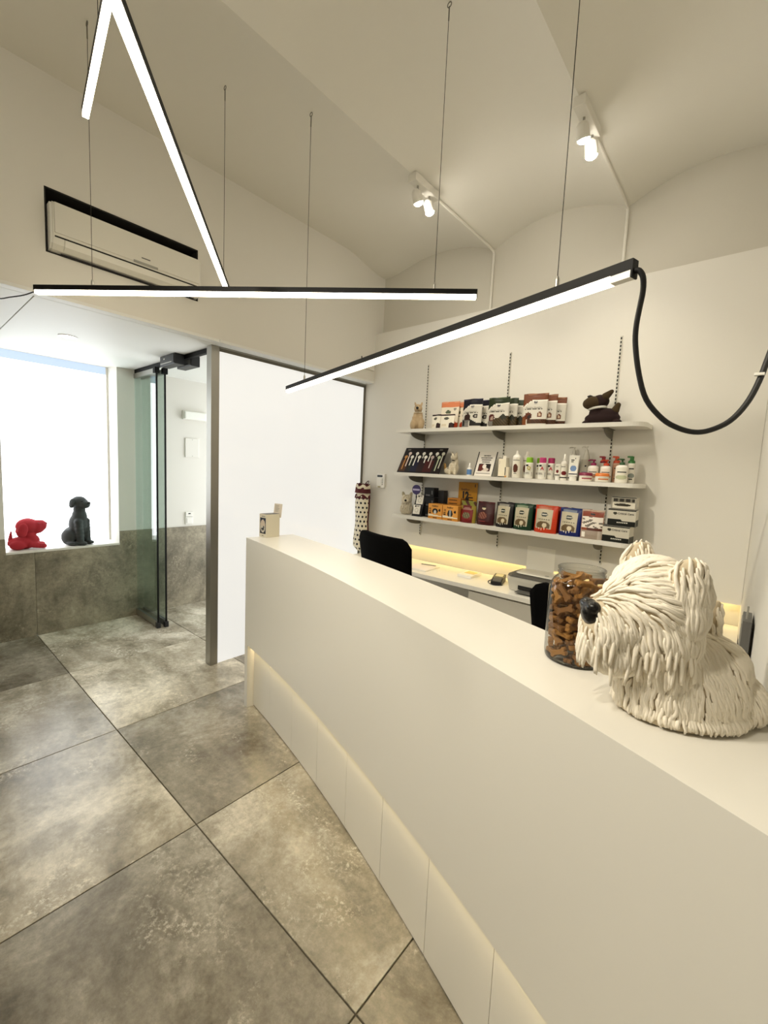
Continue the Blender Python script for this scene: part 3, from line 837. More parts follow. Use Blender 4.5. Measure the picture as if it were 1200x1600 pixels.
def treat_fn(band, photo, pal):
    def fn(u, v):
        lim = .80 - .30 * max(0, .42 - u) ** 1.3 * 2.2
        if v > lim: return hx(band)
        if v > lim - .025: return hx('#f6f3ea')
        if R_(u, v, .47, .60, .70, .79): return hx('#25284a')
        if R_(u, v, .08, .80, .51, .545) and int(u * 40) % 3: return hx('#77736c')
        if photo == 'navy':
            if E_(u, v, .30, .33, .17, .16): return hx('#4a2b22') if v > .28 else hx('#8d8a86')
            if E_(u, v, .72, .40, .11, .07): return hx('#35302f') if not E_(u, v, .72, .40, .06, .04) else hx('#bdb8b0')
            if u > .45 and v < .24 + .08 * math.sin(u * 5) and v > .05: return hx('#2b2724')
            if R_(u, v, .05, .16, .05, .26): return hx('#1a1a22')
            if u < .42 and v < .30: return hx('#9a9792')
        elif photo == 'green':
            if E_(u, v, .24, .32, .15, .13): return hx('#6d2f28') if not E_(u, v, .26, .29, .08, .07) else hx('#b9a89a')
            if E_(u, v, .78, .33, .13, .09): return hx('#3f4228')
            if u > .30 and .04 < v < .22 + .16 * u: return hx('#6b5a38') if int(u * 22 + v * 31) % 3 else hx('#3e3b22')
            if E_(u, v, .22, .12, .18, .12): return hx('#8f8b84')
        else:
            if E_(u, v, .26, .30, .15, .12): return hx('#7a4520') if not E_(u, v, .30, .27, .07, .06) else hx('#3b2618')
            if E_(u, v, .72, .34, .10, .09): return hx('#8a5a3c') if not E_(u, v, .72, .34, .06, .05) else hx('#d9c9b4')
            if u > .24 and .05 < v < .20: return hx('#6e4a22') if int(u * 26 + v * 40) % 3 else hx('#54381c')
            if u < .2 and v < .30: return hx('#93602f')
        return hx(pal)
    return fn
Z1, Z2, Z3 = SHELF[1], SHELF[2], SHELF[3]
def orange_fn(u, v):
    if v > .80: return hx('#e2a07c')
    if E_(u, v, .45, .62, .16, .07): return hx('#7d8571') if int(v * 60) % 2 else hx('#565c4c')
    if R_(u, v, .18, .60, .47, .50): return hx('#5c564c')
    if E_(u, v, .80, .72, .08, .04) or E_(u, v, .78, .50, .07, .05): return hx('#aba69a')
    if u > .62 and v < .30 - .4 * abs(u - .8): return hx('#b9561f')
    return hx('#efe9db')
def small_fn(u, v):
    if v > .90: return hx('#3a1620')
    if E_(u, v, .45, .70, .18, .10): return hx('#7a7a70')
    if R_(u, v, .15, .75, .52, .55): return hx('#9a958a')
    if u > .66 and v < .42 - .6 * abs(u - .82): return hx('#45141d')
    if R_(u, v, .12, .5, .12, .30): return hx('#e2dac8')
    return hx('#efebe0')
GA = 'treat pouches on the top shelf'
pouch('treat_pouch', 'white pouch with orange top, front one behind two small white pouches', -2.035, 3.185, Z1, .175, .235, .040, orange_fn, .05, .10, GA)
pouch('treat_pouch', 'orange-topped pouch tucked in second row beside the navy pouch', -1.965, 3.228, Z1, .15, .232, .030, orange_fn, .05, .10, GA)
pouch('treat_pouch', 'rearmost orange-topped pouch, orange corner showing next to the navy pouch', -1.925, 3.268, Z1, .15, .228, .030, orange_fn, .04, .09, GA)
pouch('treat_pouch', 'small white pouch with maroon top, left of its pair', -2.105, 3.095, Z1, .095, .118, .035, small_fn, -.12, .10, GA)
pouch('treat_pouch', 'small white pouch with maroon top, right of its pair', -1.995, 3.10, Z1, .13, .116, .035, small_fn, .10, .12, GA)
def treat(band, photo, words, spots, pal='#dcd9d0'):
    fn = treat_fn(band, photo, pal)
    for (lab, x, y, w, h, rz, ln) in spots:
        o = pouch('treat_pouch', lab, x, y, Z1, w, h, .05, fn, rz, ln, GA)
        ptext(o, words, .019, .47, .555, w, h, .05, ln, INKG, sx=.9)
        ptext(o, 'H', .020, .535, .745, w, h, .05, ln, INKW)
        ptext(o, "Hill's", .010, .535, .675, w, h, .05, ln, INK)
treat('#191a38', 'navy', 'HypoAllergenic', [('navy-topped treat pouch with a dog photo, in front of its twin', -1.785, 3.135, .175, .232, .02, .06), ('navy-topped treat pouch half hidden behind its twin', -1.735, 3.20, .165, .228, .02, .05)])
treat('#404e2c', 'green', 'Healthy Weight', [('dark green-topped treat pouch, front of three', -1.555, 3.13, .178, .226, .0, .06), ('dark green-topped treat pouch, middle of three', -1.508, 3.190, .165, .224, .0, .06), ('dark green-topped treat pouch, rearmost of three by the upright', -1.465, 3.252, .16, .216, .0, .05)])
treat('#8a5a36', 'brown', 'Healthy Mobility', [('brown-topped treat pouch, front of three', -1.268, 3.135, .178, .235, .10, .06), ('brown-topped treat pouch, middle of three', -1.215, 3.195, .165, .230, .08, .05), ('brown-topped treat pouch, rearmost of three', -1.168, 3.262, .16, .216, .08, .04)])

# --- figures
BEIGE = mat('beige_plush', '#b59f7f', 0.95, bump=0.3, bscale=320)
EYE = mat('black_bead', '#0a0908', 0.2)
t = tag(objm('dog_figure', blob([((0, .0, .06), (.062, .055, .06), (0, 0, 0)), ((0, -.005, .115), (.045, .042, .055), (0, 0, 0)), ((0, -.012, .185), (.037, .038, .040), (0, 0, 0)), ((0, -.045, .175), (.022, .030, .020), (0, 0, 0)),
      ((-.035, -.045, .035), (.027, .035, .045), (0, 0, 0)), ((.035, -.045, .035), (.027, .035, .045), (0, 0, 0)), ((-.027, -.005, .222), (.010, .008, .024), (0, -.25, 0)), ((.027, -.005, .222), (.010, .008, .024), (0, .25, 0))] + limb((-.03, -.035, .10), (-.033, -.05, .02), .018, .018) + limb((.03, -.035, .10), (.033, -.05, .02), .018, .018), .0045), BEIGE, None, (-2.335, 3.15, Z1 + .001), (0, 0, .5), True), 'pale beige plush dog with upright ears sitting at the left end of the top shelf', 'figurine')
obj('nose', lathe(NB(), [(0, -.012), (.009, -.009), (.013, 0), (.009, .009), (0, .012)], 14), EYE, t, (0, -.074, .182), smooth=True)
for s in (-1, 1): obj('eye', lathe(NB(), [(0, -.004), (.004, 0), (0, .004)], 8), EYE, t, (s * .017, -.046, .203))
bm = NB(); tube(bm, [(.040 * math.cos(a), -.008 + .038 * math.sin(a), .148) for a in [i * 2 * math.pi / 20 for i in range(21)]], .004, 6)
obj('collar', bm, mat('cream_collar', '#e0d6bf', .8), t)

DBRN = mat('dark_brown_plush', '#1e0706', 0.95, bump=0.3, bscale=320); OLV = mat('olive_brown_plush', '#38290f', 0.95, bump=0.3, bscale=320)
pl = tag(objm('plush_dog', blob([((0, 0, .040), (.112, .048, .042), (0, 0, 0)), ((.02, 0, .065), (.078, .042, .040), (0, 0, 0)), ((-.035, 0, .075), (.050, .042, .045), (0, 0, 0)), ((-.022, 0, .15), (.058, .050, .046), (0, 0, 0)), ((-.095, -.01, .012), (.028, .03, .014), (0, 0, 0)), ((.095, -.01, .012), (.03, .03, .014), (0, 0, 0))], .005), DBRN, None, (-.815, 3.165, Z1 + .001), (0, 0, 0), True), 'dark brown plush dog with olive muzzle and white collar on the top shelf', 'plush toy')
objm('muzzle', blob([((0, 0, 0), (.056, .050, .044), (0, 0, 0)), ((-.012, 0, -.004), (.052, .046, .040), (0, 0, 0))], .005), OLV, pl, (-.062, -.018, .142), smooth=True)
objm('ear', blob(limb((0, 0, 0), (.034, 0, .030), .026, .014), .004), OLV, pl, (.014, -.018, .178), smooth=True)
objm('ear', blob(limb((0, 0, 0), (.020, 0, .022), .018, .010), .004), OLV, pl, (.0, .03, .172), smooth=True)
objm('tail', blob(limb((0, 0, 0), (.016, 0, .036), .026, .017), .004), OLV, pl, (.074, 0, .085), smooth=True)
obj('nose', lathe(NB(), [(0, -.008), (.016, -.004), (.018, .003), (0, .012)], 14), EYE, pl, (-.082, -.022, .184), smooth=True)
bm = tube(NB(), [(-.034 + .052 * math.cos(a), .047 * math.sin(a), .106 + .006 * math.cos(a)) for a in [i * 2 * math.pi / 20 for i in range(21)]], .008, 8)
obj('collar', bm, mat('white_collar', '#d8d6ce', .8), pl, smooth=True)

CATM = mat('painted_cat', '#c9bfa8', 0.5, vary=.25, bscale=30)
ct = tag(objm('cat_figure', blob([((.012, 0, .055), (.045, .04, .055), (0, 0, 0)), ((.022, 0, .105), (.030, .028, .04), (0, 0, 0)), ((.018, -.012, .148), (.031, .030, .030), (0, 0, 0)), ((-.035, 0, .03), (.036, .034, .030), (0, 0, 0)), ((.0, -.012, .178), (.009, .007, .015), (0, -.3, 0)), ((.034, -.006, .178), (.009, .007, .015), (0, .3, 0))] + limb((.0, -.035, .08), (-.005, -.042, .01), .014, .013) + limb((.035, -.03, .08), (.04, -.036, .01), .014, .013), .0042), CATM, None, (-1.957, 3.165, Z2 + .001), (0, 0, .15), True), 'spotted cream cat figurine beside the dark display board', 'figurine')
CATB = mat('cat_dark', '#2a211a', .6); CATO = mat('cat_ochre', '#8f6d33', .6)
objm('tail', blob(limb((0, 0, 0), (-.008, 0, .05), .013, .011), .004), CATO, ct, (-.062, 0, .035), smooth=True)
for k, (px_, py_, pz_) in enumerate(((.0, -.0125, .187), (.035, -.007, .187), (-.03, -.026, .052), (-.05, -.024, .036), (.004, -.041, .166), (.030, -.039, .168))):
    obj('spot', lathe(NB(), [(0, -.004), (.0055, 0), (0, .004)], 8), CATB, ct, (px_, py_, pz_))
obj('nose', lathe(NB(), [(0, -.003), (.004, 0), (0, .003)], 8), CATB, ct, (.016, -.0415, .150))
obj('bow', bx(-.012, .012, -.005, .003, -.004, .004, bev=.001), CATB, ct, (.02, -.034, .118))

# --- shelf two: display board, card, boxes
t = empty('display_board', 'dark leaning display board with rows of white round-headed brushes', 'display', (-2.268, 3.085, Z2), 0)
th = math.radians(-30); bw, bh = .458, .262
def board(u, v):
    for a, b, c in ((.26, .31, '#123322'), (.31, .44, '#131a4a'), (.44, .60, '#3f0f15'), (.60, .80, '#5c1015'), (.80, .96, '#2a1a18'), (.02, .17, '#6c4a22')):
        if a < u < b and .04 < v < .52: return hx(c)
    return hx('#240b10')
brd = obj('board', bx(-bw / 2, bw / 2, 0, .006, 0, bh), mat('board_dark', '#200a0e', .45), t, (0, 0, .001), (th, 0, 0))
printed(brd, 'printed_face', bw, bh, board, 40, 20, (0, -.0006, 0))
obj('strut', bx(-.10, .10, 0, .004, 0, .20), mat('board_dark'), t, (0, .155, .001), (math.radians(8), 0, 0))
TAG = mat('brush_white', '#e9e6dc', .5)
heads = [(.10, .64, .34, '#c48a4a'), (.19, .77, .50, '#e9d3c6'), (.30, .65, .32, None), (.40, .77, .44, None), (.49, .65, .22, None), (.58, .77, .22, None), (.66, .64, .22, None), (.75, .77, .30, None), (.83, .65, .34, '#c9b6a8'), (.905, .77, .18, '#c22a2a')]
heads = [(.085, .62, .50, '#c48a4a'), (.155, .76, .52, '#e9d3c6'), (.24, .62, .34, None), (.335, .76, .48, None), (.42, .62, .20, None), (.50, .76, .18, None), (.575, .62, .22, None), (.66, .76, .30, None), (.735, .62, .42, '#b9a8a2'), (.815, .76, .10, None), (.89, .62, .52, '#b9c2a4'), (.955, .76, .56, '#c6c4b2')]
for u, v, ln, c in heads:
    bm = NB(); x_ = (u - .5) * bw * .98
    lathe(bm, [(0, -.004), (.0155, -.004), (.0165, 0), (0, 0)], 16); bmesh.ops.rotate(bm, verts=bm.verts, cent=(0, 0, 0), matrix=Matrix.Rotation(math.pi / 2, 3, 'X'))
    bmesh.ops.translate(bm, verts=bm.verts, vec=(x_, -.005, v * bh))
    box(bm, x_ - .0042, x_ + .0042, -.005, -.001, v * bh - ln * bh, v * bh - .01)
    obj('brush', bm, TAG if c is None else mat('brush_' + c[1:], c, .5), brd)

for u in (.10, .86): obj('mark', bx((u - .5) * bw - .016, (u - .5) * bw + .016, -.0012, -.0004, .90 * bh, .94 * bh), INKG, brd)

t = tag(obj('spray_bottle', lathe(NB(), [(0, 0), (.019, 0), (.020, .004), (.020, .055), (.016, .062), (.009, .066), (.009, .070), (0, .070)], 20), WHITEP, None, (-1.772, 3.13, Z2), smooth=True), 'tiny white spray bottle with blue label beside the cat figurine', 'bottle')
obj('label', lathe(NB(), [(.0204, .008), (.0204, .05)], 20, a0=math.pi, a1=2 * math.pi), mat('label_blue', '#4f77a8', .5), t)
obj('spray_top', lathe(NB(), [(.010, .070), (.010, .082), (.005, .088), (.005, .102), (0, .102)], 14), WHITEP, t, smooth=True)

t = empty('card_stand', 'white information card with photo and dark side edges, standing on the middle shelf', 'card', (-1.637, 3.10, Z2))
def card(u, v):
    if u < .055 or u > .945: return hx('#12131f')
    if R_(u, v, .17, .80, .19, .50):
        if E_(u, v, .48, .40, .10, .09): return hx('#e8e2da')
        if E_(u, v, .35, .36, .16, .13): return hx('#7c3b30')
        if E_(u, v, .52, .27, .20, .08): return hx('#d9cfc4')
        return hx('#3a2a26') if v > .30 else hx('#6a3830')
    if R_(u, v, .12, .86, .10, .113): return hx('#8d8984')
    return hx('#e3dfd8')
cd = obj('card', bx(-.084, .084, 0, .003, 0, .21), WHITEP, t, (0, 0, .001), (math.radians(-22), 0, 0))
printed(cd, 'printed_face', .168, .21, card, 40, 40, (0, -.0004, 0))
for z_, w_ in ((.176, .060), (.157, .098), (.139, .082), (.121, .066), (.106, .086)):
    bm = NB(); x_ = -w_ / 2; random.seed(int(z_ * 1000))
    while x_ < w_ / 2:
        l_ = random.uniform(.004, .011); h_ = .009 if z_ > .11 else .002
        box(bm, x_, min(x_ + l_, w_ / 2), -.0014, -.0006, z_ - h_ / 2, z_ + h_ / 2); x_ += l_ + .0022
    o = obj('printed_line', bm, mat('soft_ink', '#3a3734', .6), cd); o['kind'] = 'stuff'
obj('strut', bx(-.05, .05, 0, .003, 0, .15), WHITEP, t, (0, .10, .001), (math.radians(6), 0, 0))

def carton(name, label, x, y, z, w, d, h, rz, base, fn=None, group=None, nx=30, ny=24, cat='box', top=None):
    t = tag(obj(name, bx(-w / 2, w / 2, 0, d, 0, h, bev=.0012, seg=1), mat('card_' + base[1:], base, .5), None, (x, y, z), (0, 0, rz)), label, cat, group)
    if fn: printed(t, 'printed_face', w * .985, h * .985, fn, nx, ny, (0, -.0005, h * .007))
    if top: obj('lid_flap', bx(-w / 2 + .001, w / 2 - .001, .001, d - .001, h, h + .0012), mat('card_' + top[1:], top, .5), t)
    return t
def wb(u, v):
    if v > .955: return hx('#1b1840')
    if v < .025: return hx('#1a1a26')
    if R_(u, v, .12, .18, .66, .84): return hx('#8d8a82')
    if R_(u, v, .1, .9, .44, .455): return hx('#cfc8b4')
    return hx('#efe8d6')
t = carton('medicine_box', 'tall cream box with a navy top edge beside the white information card', -1.483, 3.115, Z2, .062, .055, .15, -.05, '#e9e2d0', wb)
obj('flap', bx(.004, .031, -.001, .0, .135, .165), mat('card_e9e2d0'), t)
t = carton('medicine_box', 'small cream box with dark stripe leaning on the tall cream box', -1.436, 3.10, Z2, .030, .03, .078, .05, '#e6dfcd', lambda u, v: hx('#1d1c24') if u < .22 and v > .2 else (hx('#d9a860') if v < .16 and u < .5 else hx('#e6dfcd')))

def label_fn_bottle(bg, items):
    def fn(u, v):
        for k, a, c in items:
            if (R_ if k == 'r' else E_)(u, v, *a): return hx(c)
        return hx(bg)
    return fn
BW = mat('bottle_white', '#e8e4da', .35); BCLR = mat('bottle_frosted', '#c9c6bb', .3)
def bottle(name, label, x, y, r, hb, body, cap=None, lab=None, m=None, rz=0.0, group='bottles and tubs on the middle shelf', cat='bottle', z=None, capname='cap', sq=1.0):
    t = tag(obj(name, lathe(NB(), body, 24), m or BW, None, (x, y, Z2 if z is None else z), (0, 0, rz), smooth=True), label, cat, group)
    t.scale = (1, sq, 1)
    for nm, pr, cm in (cap or []): obj(nm, lathe(NB(), pr, 20), cm, t, smooth=nm != 'cap')
    if lab:
        z0, z1, fn = lab
        printed(t, 'label', math.pi * r * .95, z1 - z0, fn, 26, 26, (0, 0, z0), (0, 0, .35), curve=r + .0006)
    return t
def pump_parts(t, z, c, big=1.0):
    m = mat('pump_' + c[1:], c, .4)
    p = obj('pump_collar', lathe(NB(), [(.014 * big, z), (.015 * big, z + .002), (.015 * big, z + .014), (.008, z + .018), (0, z + .018)], 18), m, t, smooth=True)
    bm = lathe(NB(), [(.005, z + .017), (.005, z + .030), (.011 * big, z + .031), (.011 * big, z + .040), (0, z + .041)], 14)
    tube(bm, [(0, 0, z + .036), (-.018 * big, -.012, z + .037), (-.027 * big, -.018, z + .030)], [.005, .0045, .0035], 8)
    obj('pump_head', bm, m, t, smooth=True)
def foam_parts(t, z, c):
    m = mat('pump_' + c[1:], c, .4)
    obj('pump_collar', lathe(NB(), [(.021, z), (.021, z + .012), (.017, z + .018), (.012, z + .020), (0, z + .020)], 18), m, t, smooth=True)
    bm = lathe(NB(), [(.012, z + .02), (.013, z + .044), (0, z + .046)], 14); box(bm, -.026, .006, -.010, .006, z + .036, z + .047, bev=.002)
    obj('pump_head', bm, m, t)
spanL = label_fn_bottle('#eae6dc', [('e', (.42, .42, .20, .24), '#7c4f3b'), ('r', (.15, .75, .86, .89), '#8d8980'), ('r', (.3, .55, .10, .14), '#6d6a62')])
for (lab, x, y) in (('tall white shampoo bottle with a round brown photo, front one', -1.368, 3.12), ('tall white shampoo bottle with a round brown photo, half hidden behind its twin', -1.325, 3.205)):
    bottle('shampoo_bottle', lab, x, y, .031, 0, [(0, 0), (.029, 0), (.031, .004), (.030, .12), (.031, .150), (.027, .166), (.015, .172), (0, .172)], [('cap', [(.014, .172), (.014, .176), (.010, .180), (.009, .202), (0, .203)], BW)], (.015, .15, spanL))
def dermo(letter, lc):
    return label_fn_bottle('#eceae2', [('r', (.18, .42, .80, .92), '#1c1c2e'), ('r', (.15, .5, .36, .38), '#8f8c84'), ('r', (.72, .78, .12, .42), '#24242c'), ('r', (.2, .6, .10, .13), '#24242c'), ('r', (.15, .55, .28, .30), '#a5a299')])
for lab, x, y, c, L_, lc in (('green-capped round bottle, front one', -1.268, 3.115, '#7fb41e', 'Q', '#b7a52a'), ('green-capped round bottle, back one', -1.222, 3.20, '#6f9e1c', 'Q', '#b7a52a'), ('pink-capped round bottle, nearest the green caps', -1.170, 3.115, '#b8336f', 'A', '#b5202e'), ('pink-capped round bottle, nearest the small spray bottle', -1.128, 3.17, '#a32359', 'A', '#b5202e')):
    t = bottle('shampoo_bottle', lab + ', on the middle shelf', x, y, .0285, 0, [(0, 0), (.027, 0), (.0285, .003), (.0285, .112), (.026, .116), (0, .116)], [('cap', [(.0235, .116), (.0235, .150), (.021, .155), (0, .155)], mat('cap_' + c[1:], c, .35))], (.004, .110, dermo(L_, lc)))
    text(t, L_, .034, (.006 + .003, -.0305, .076), mat('ink_' + lc[1:], lc, .5), rot=(math.pi / 2, 0, .2), bold=.001)
red_lab = label_fn_bottle('#ebe8df', [('e', (.5, .40, .28, .14), '#8d2b2b'), ('r', (.2, .6, .80, .84), '#55524c'), ('r', (0, 1, .06, .14), '#2a2b33')])
t = tag(obj('tube', bx(-.019, .019, -.012, .012, .024, .112, bev=.004), BW, None, (-1.058, 3.11, Z2), (0, 0, .1)), 'short white tube with red mark, standing left of the spray bottles', 'tube', 'bottles and tubs on the middle shelf')
printed(t, 'label', .034, .08, red_lab, 16, 24, (0, -.0125, .028)); obj('cap', lathe(NB(), [(0, 0), (.015, 0), (.016, .024), (0, .024)], 18), WHITEP, t)
for lab, x, y in (('white nozzle spray bottle with red mark, front one', -1.020, 3.12), ('white nozzle spray bottle with red mark, behind its twin', -.990, 3.19)):
    bottle('spray_bottle', lab, x, y, .022, 0, [(0, 0), (.021, 0), (.022, .003), (.022, .115), (.017, .128), (.012, .134), (0, .134)], [('spray_top', [(.011, .134), (.011, .150), (.006, .156), (.005, .182), (0, .183)], BW)], (.006, .112, red_lab))
blue_lab = label_fn_bottle('#d2cfc4', [('r', (.42, .52, .60, .68), '#26294a'), ('e', (.40, .20, .30, .16), '#8f93a6')])
for lab, x, y in (('tall translucent pump bottle behind the nozzle sprays', -1.005, 3.262), ('tall translucent pump bottle right of the big white tube', -.908, 3.218)):
    t = bottle('pump_bottle', lab, x, y, .032, 0, [(0, 0), (.031, 0), (.032, .004), (.032, .12), (.028, .15), (.018, .185), (.013, .200), (.013, .206), (0, .206)], [], (.02, .15, blue_lab), BCLR)
    bm = lathe(NB(), [(.012, .206), (.012, .216), (.005, .218), (.005, .232), (.009, .233), (.009, .240), (0, .241)], 14); tube(bm, [(0, 0, .236), (-.022, -.014, .237), (-.028, -.018, .231)], .004, 8)
    obj('pump_head', bm, BCLR, t, smooth=True)
tl = label_fn_bottle('#eeece4', [('r', (.15, .55, .76, .80), '#5b5850'), ('r', (.15, .45, .68, .71), '#8d8980'), ('e', (.5, .36, .36, .15), '#8aa3c6'), ('r', (0, 1, .06, .10), '#1f2f55'), ('r', (.62, .72, .84, .89), '#26294a')])
bm = NB(); R0 = [bm.verts.new((.029 * math.cos(a), .020 * math.sin(a), .030)) for a in [i * 2 * math.pi / 24 for i in range(24)]]; R1 = [bm.verts.new((.034 * max(-1, min(1, 1.1 * math.cos(a))), .0025 * math.sin(a), .174)) for a in [i * 2 * math.pi / 24 for i in range(24)]]
for i in range(24): bm.faces.new((R0[i], R0[(i+1) % 24], R1[(i+1) % 24], R1[i]))
bm.faces.new(R0[::-1]); bm.faces.new(R1)
t = tag(obj('tube', bm, WHITEP, None, (-.951, 3.105, Z2), (0, 0, .15), smooth=False), 'big white tube with blue globe print standing on its cap', 'tube', 'bottles and tubs on the middle shelf')
printed(t, 'label', .054, .138, tl, 24, 36, (0, -.0212, .034), (math.radians(-7), 0, 0)); obj('cap', lathe(NB(), [(0, 0), (.024, 0), (.025, .029), (0, .03)], 22), WHITEP, t)
for lab, x, y, c, lc in (('low white tub with maroon lid', -.868, 3.105, '#7c1c3c', '#b86a72'), ('low white tub with orange lid', -.765, 3.10, '#d9772b', '#d69a6a')):
    t = bottle('cream_tub', lab + ' at the front of the middle shelf', x, y, .041, 0, [(0, 0), (.039, 0), (.041, .004), (.041, .040), (0, .040)], [('lid', [(.0425, .038), (.0425, .052), (.038, .058), (0, .060)], mat('lid_' + c[1:], c, .4))], (.003, .037, label_fn_bottle('#ece7dc', [('r', (.25, .85, .35, .62), lc), ('r', (.3, .7, .72, .78), '#a29a90')])), cat='tub')
pl_ = label_fn_bottle('#ece8de', [('r', (.2, .7, .62, .68), '#7a7770'), ('e', (.5, .30, .35, .14), '#d9b49a'), ('r', (.25, .6, .44, .48), '#8d8980')])
for lab, x, y, c in (('squat white pump bottle with magenta pump', -.845, 3.180, '#8f1c52'), ('squat white pump bottle with orange-red pump', -.765, 3.180, '#c8431f')):
    t = bottle('pump_bottle', lab, x, y, .035, 0, [(0, 0), (.033, 0), (.035, .004), (.035, .090), (.032, .102), (.022, .108), (.014, .110), (0, .110)], [], (.015, .092, pl_)); pump_parts(t, .110, c, 1.15)
t = bottle('pump_bottle', 'squat white pump bottle with dark green pump at the right front', -.656, 3.115, .036, 0, [(0, 0), (.034, 0), (.036, .004), (.036, .098), (.033, .108), (.022, .114), (.014, .116), (0, .116)], [], (.012, .10, label_fn_bottle('#eeebe1', [('r', (.2, .75, .60, .68), '#3c3a36'), ('e', (.45, .28, .36, .16), '#cfd2b8'), ('r', (.3, .6, .26, .30), '#6a6a55')]))); pump_parts(t, .116, '#1d4a22', 1.1)
for lab, x, y, c, bc in (('slim foam bottle with dark red pump, behind the magenta pump', -.802, 3.25, '#8f1a2c', '#e2ddd2'), ('slim pinkish foam bottle with orange pump', -.712, 3.22, '#c4491f', '#c9a78e'), ('slim white foam bottle with green pump at the far right', -.617, 3.185, '#2a6a2c', '#e2ded4')):
    t = bottle('foam_bottle', lab, x, y, .0235, 0, [(0, 0), (.022, 0), (.0235, .003), (.0235, .126), (.020, .130), (0, .130)], [], (.01, .12, label_fn_bottle(bc, [('r', (.25, .7, .72, .80), '#4a4844'), ('e', (.5, .36, .3, .13), '#b39a86' if c != '#2a6a2c' else '#9aa09a'), ('r', (.3, .6, .12, .2), '#5a5852')])), mat('foam_' + bc[1:], bc, .4)); foam_parts(t, .130, c)

# --- shelf three
t = empty('promo_display', 'black counter display with a purple disc and two white cards', 'display', (-2.262, 3.13, Z3), .1)
obj('stand', prism(NB(), [(-.035, 0), (.055, 0), (.055, .175), (.035, .175), (-.035, .012)], 'x', -.048, .048), BLKPL, t)
PUR = mat('purple_disc', '#33285c', .5)
dd_ = obj('disc', tube(NB(), [(0, 0, 0), (0, .004, 0)], .044, 28), PUR, t, (-.045, .02, .235))
obj('disc_band', bx(-.036, .036, -.0012, 0, -.008, .008), mat('lilac_print', '#b9b2d2', .5), dd_)
obj('stem', bx(-.049, -.041, .022, .027, .16, .20), BLKPL, t)
def whitecard(u, v):
    if E_(u, v, .28, .84, .12, .08): return hx('#3a3a38')
    if R_(u, v, .45, .85, .80, .87) or R_(u, v, .15, .85, .92, .94): return hx('#77756e')
    if abs(((u - .5) / .25) ** 2 + ((v - .42) / .22) ** 2 - 1) < .22: return hx('#c5c2b8')
    return hx('#e9e6dd')
for zz, yy in ((.108, .006), (.022, -.043)):
    c_ = obj('card', bx(-.034, .034, 0, .003, 0, .082), WHITEP, t, (.0, yy, zz), (math.radians(-14), 0, 0))
    printed(c_, 'printed_face', .066, .08, whitecard, 20, 22, (0, -.0005, .001))
dk = lambda u, v: hx('#8b8b8d') if (R_(u, v, .15, .62, .12, .30) or R_(u, v, .76, .88, .3, .7)) and int(u * 40) % 4 else hx('#17181b')
for lab, x, y, z_, h_ in (('bottom black carton of the dark stack beside the purple disc', -2.165, 3.15, 0, .088), ('middle black carton of the dark stack beside the purple disc', -2.172, 3.16, .0892, .085), ('top black carton of the dark stack beside the purple disc', -2.185, 3.17, .1755, .085)):
    carton('black_carton', lab, x, y, Z3 + z_, .10, .08, h_, .04, '#141518', dk, 'black cartons on the bottom shelf')
carton('black_carton', 'black carton standing at the back, right of the dark stack', -2.09, 3.22, Z3, .06, .06, .24, 0, '#131316', None, 'black cartons on the bottom shelf')
def scal(dog):
    def fn(u, v):
        if v < .16: return hx('#d9a552') if not R_(u, v, .35, .65, .04, .11) else hx('#7c5a1e')
        if v < .22 + .10 * (1 - u): return hx('#f0ead9')
        if dog and E_(u, v, .5, .52, .20, .18): return hx('#15161a') if not (E_(u, v, .5, .46, .09, .14)) else hx('#d8d6d0')
        if not dog and E_(u, v, .5, .46, .17, .26): return hx('#26262a') if abs(u - .5) > .06 else hx('#b9b8b4')
        if E_(u, v, .82, .60, .075, .09): return hx('#1a1c30')
        if R_(u, v, .07, .22, .48, .53) or R_(u, v, .07, .20, .34, .42): return hx('#6a4a16')
        return hx('#e6b468')
    return fn
GO = 'orange boxes on the bottom shelf'
for lab, x, y, w, d_, rz in (('front left orange flea-collar box', -2.060, 3.095, .140, .11, .03), ('front right orange flea-collar box', -1.905, 3.088, .150, .11, -.02)):
    t = carton('collar_box', lab, x, y, Z3, w, d_, .128, rz, '#cf8f3c', scal(x < -2), GO, 34, 30)
    text(t, 'Scalibor', .019, (0, -.0018, .110), mat('ink_brown', '#4a2f10', .5), bold=.0006)
    text(t, '12', .022, (-.052, -.0018, .084), mat('ink_brown'), bold=.0012)
for k, lab in ((0, 'lower of two flat orange boxes behind the front orange boxes'), (1, 'upper of two flat orange boxes behind the front orange boxes')):
    t = carton('collar_box', lab, -1.945, 3.205, Z3 + .128 + k * .0285, .125, .09, .0275, .03, '#cf8f3c', lambda u, v: hx('#3c2a14') if R_(u, v, .12, .75, .2, .5) else hx('#d9a552'), GO, 20, 8)
carton('collar_box', 'tall orange box standing at the back under the flat orange boxes', -1.945, 3.205, Z3, .13, .09, .1265, .03, '#cf8f3c', None, GO)
t = empty('price_poster', 'yellow advertising card with a big black 12 behind the orange boxes', 'poster', (-1.868, 3.295, Z3))
def post(u, v):
    if R_(u, v, .50, .82, .44, .53): return hx('#3a1c12')
    if E_(u, v, .26, .32, .08, .085): return hx('#1a1c30') if not E_(u, v, .25, .34, .03, .03) else hx('#c7c3b4')
    if R_(u, v, .52, .70, .66, .69) or R_(u, v, .52, .80, .575, .61): return hx('#5d3c12')
    if R_(u, v, .38, .84, .33, .345) or R_(u, v, .38, .88, .28, .293) or R_(u, v, .38, .80, .24, .25): return hx('#6d5410')
    if R_(u, v, .86, .91, .89, .97): return hx('#20170c')
    return hx('#cda23c')
obj('card', bx(-.092, .092, 0, .003, 0, .325), mat('poster_back', '#c08a1c', .6), t)
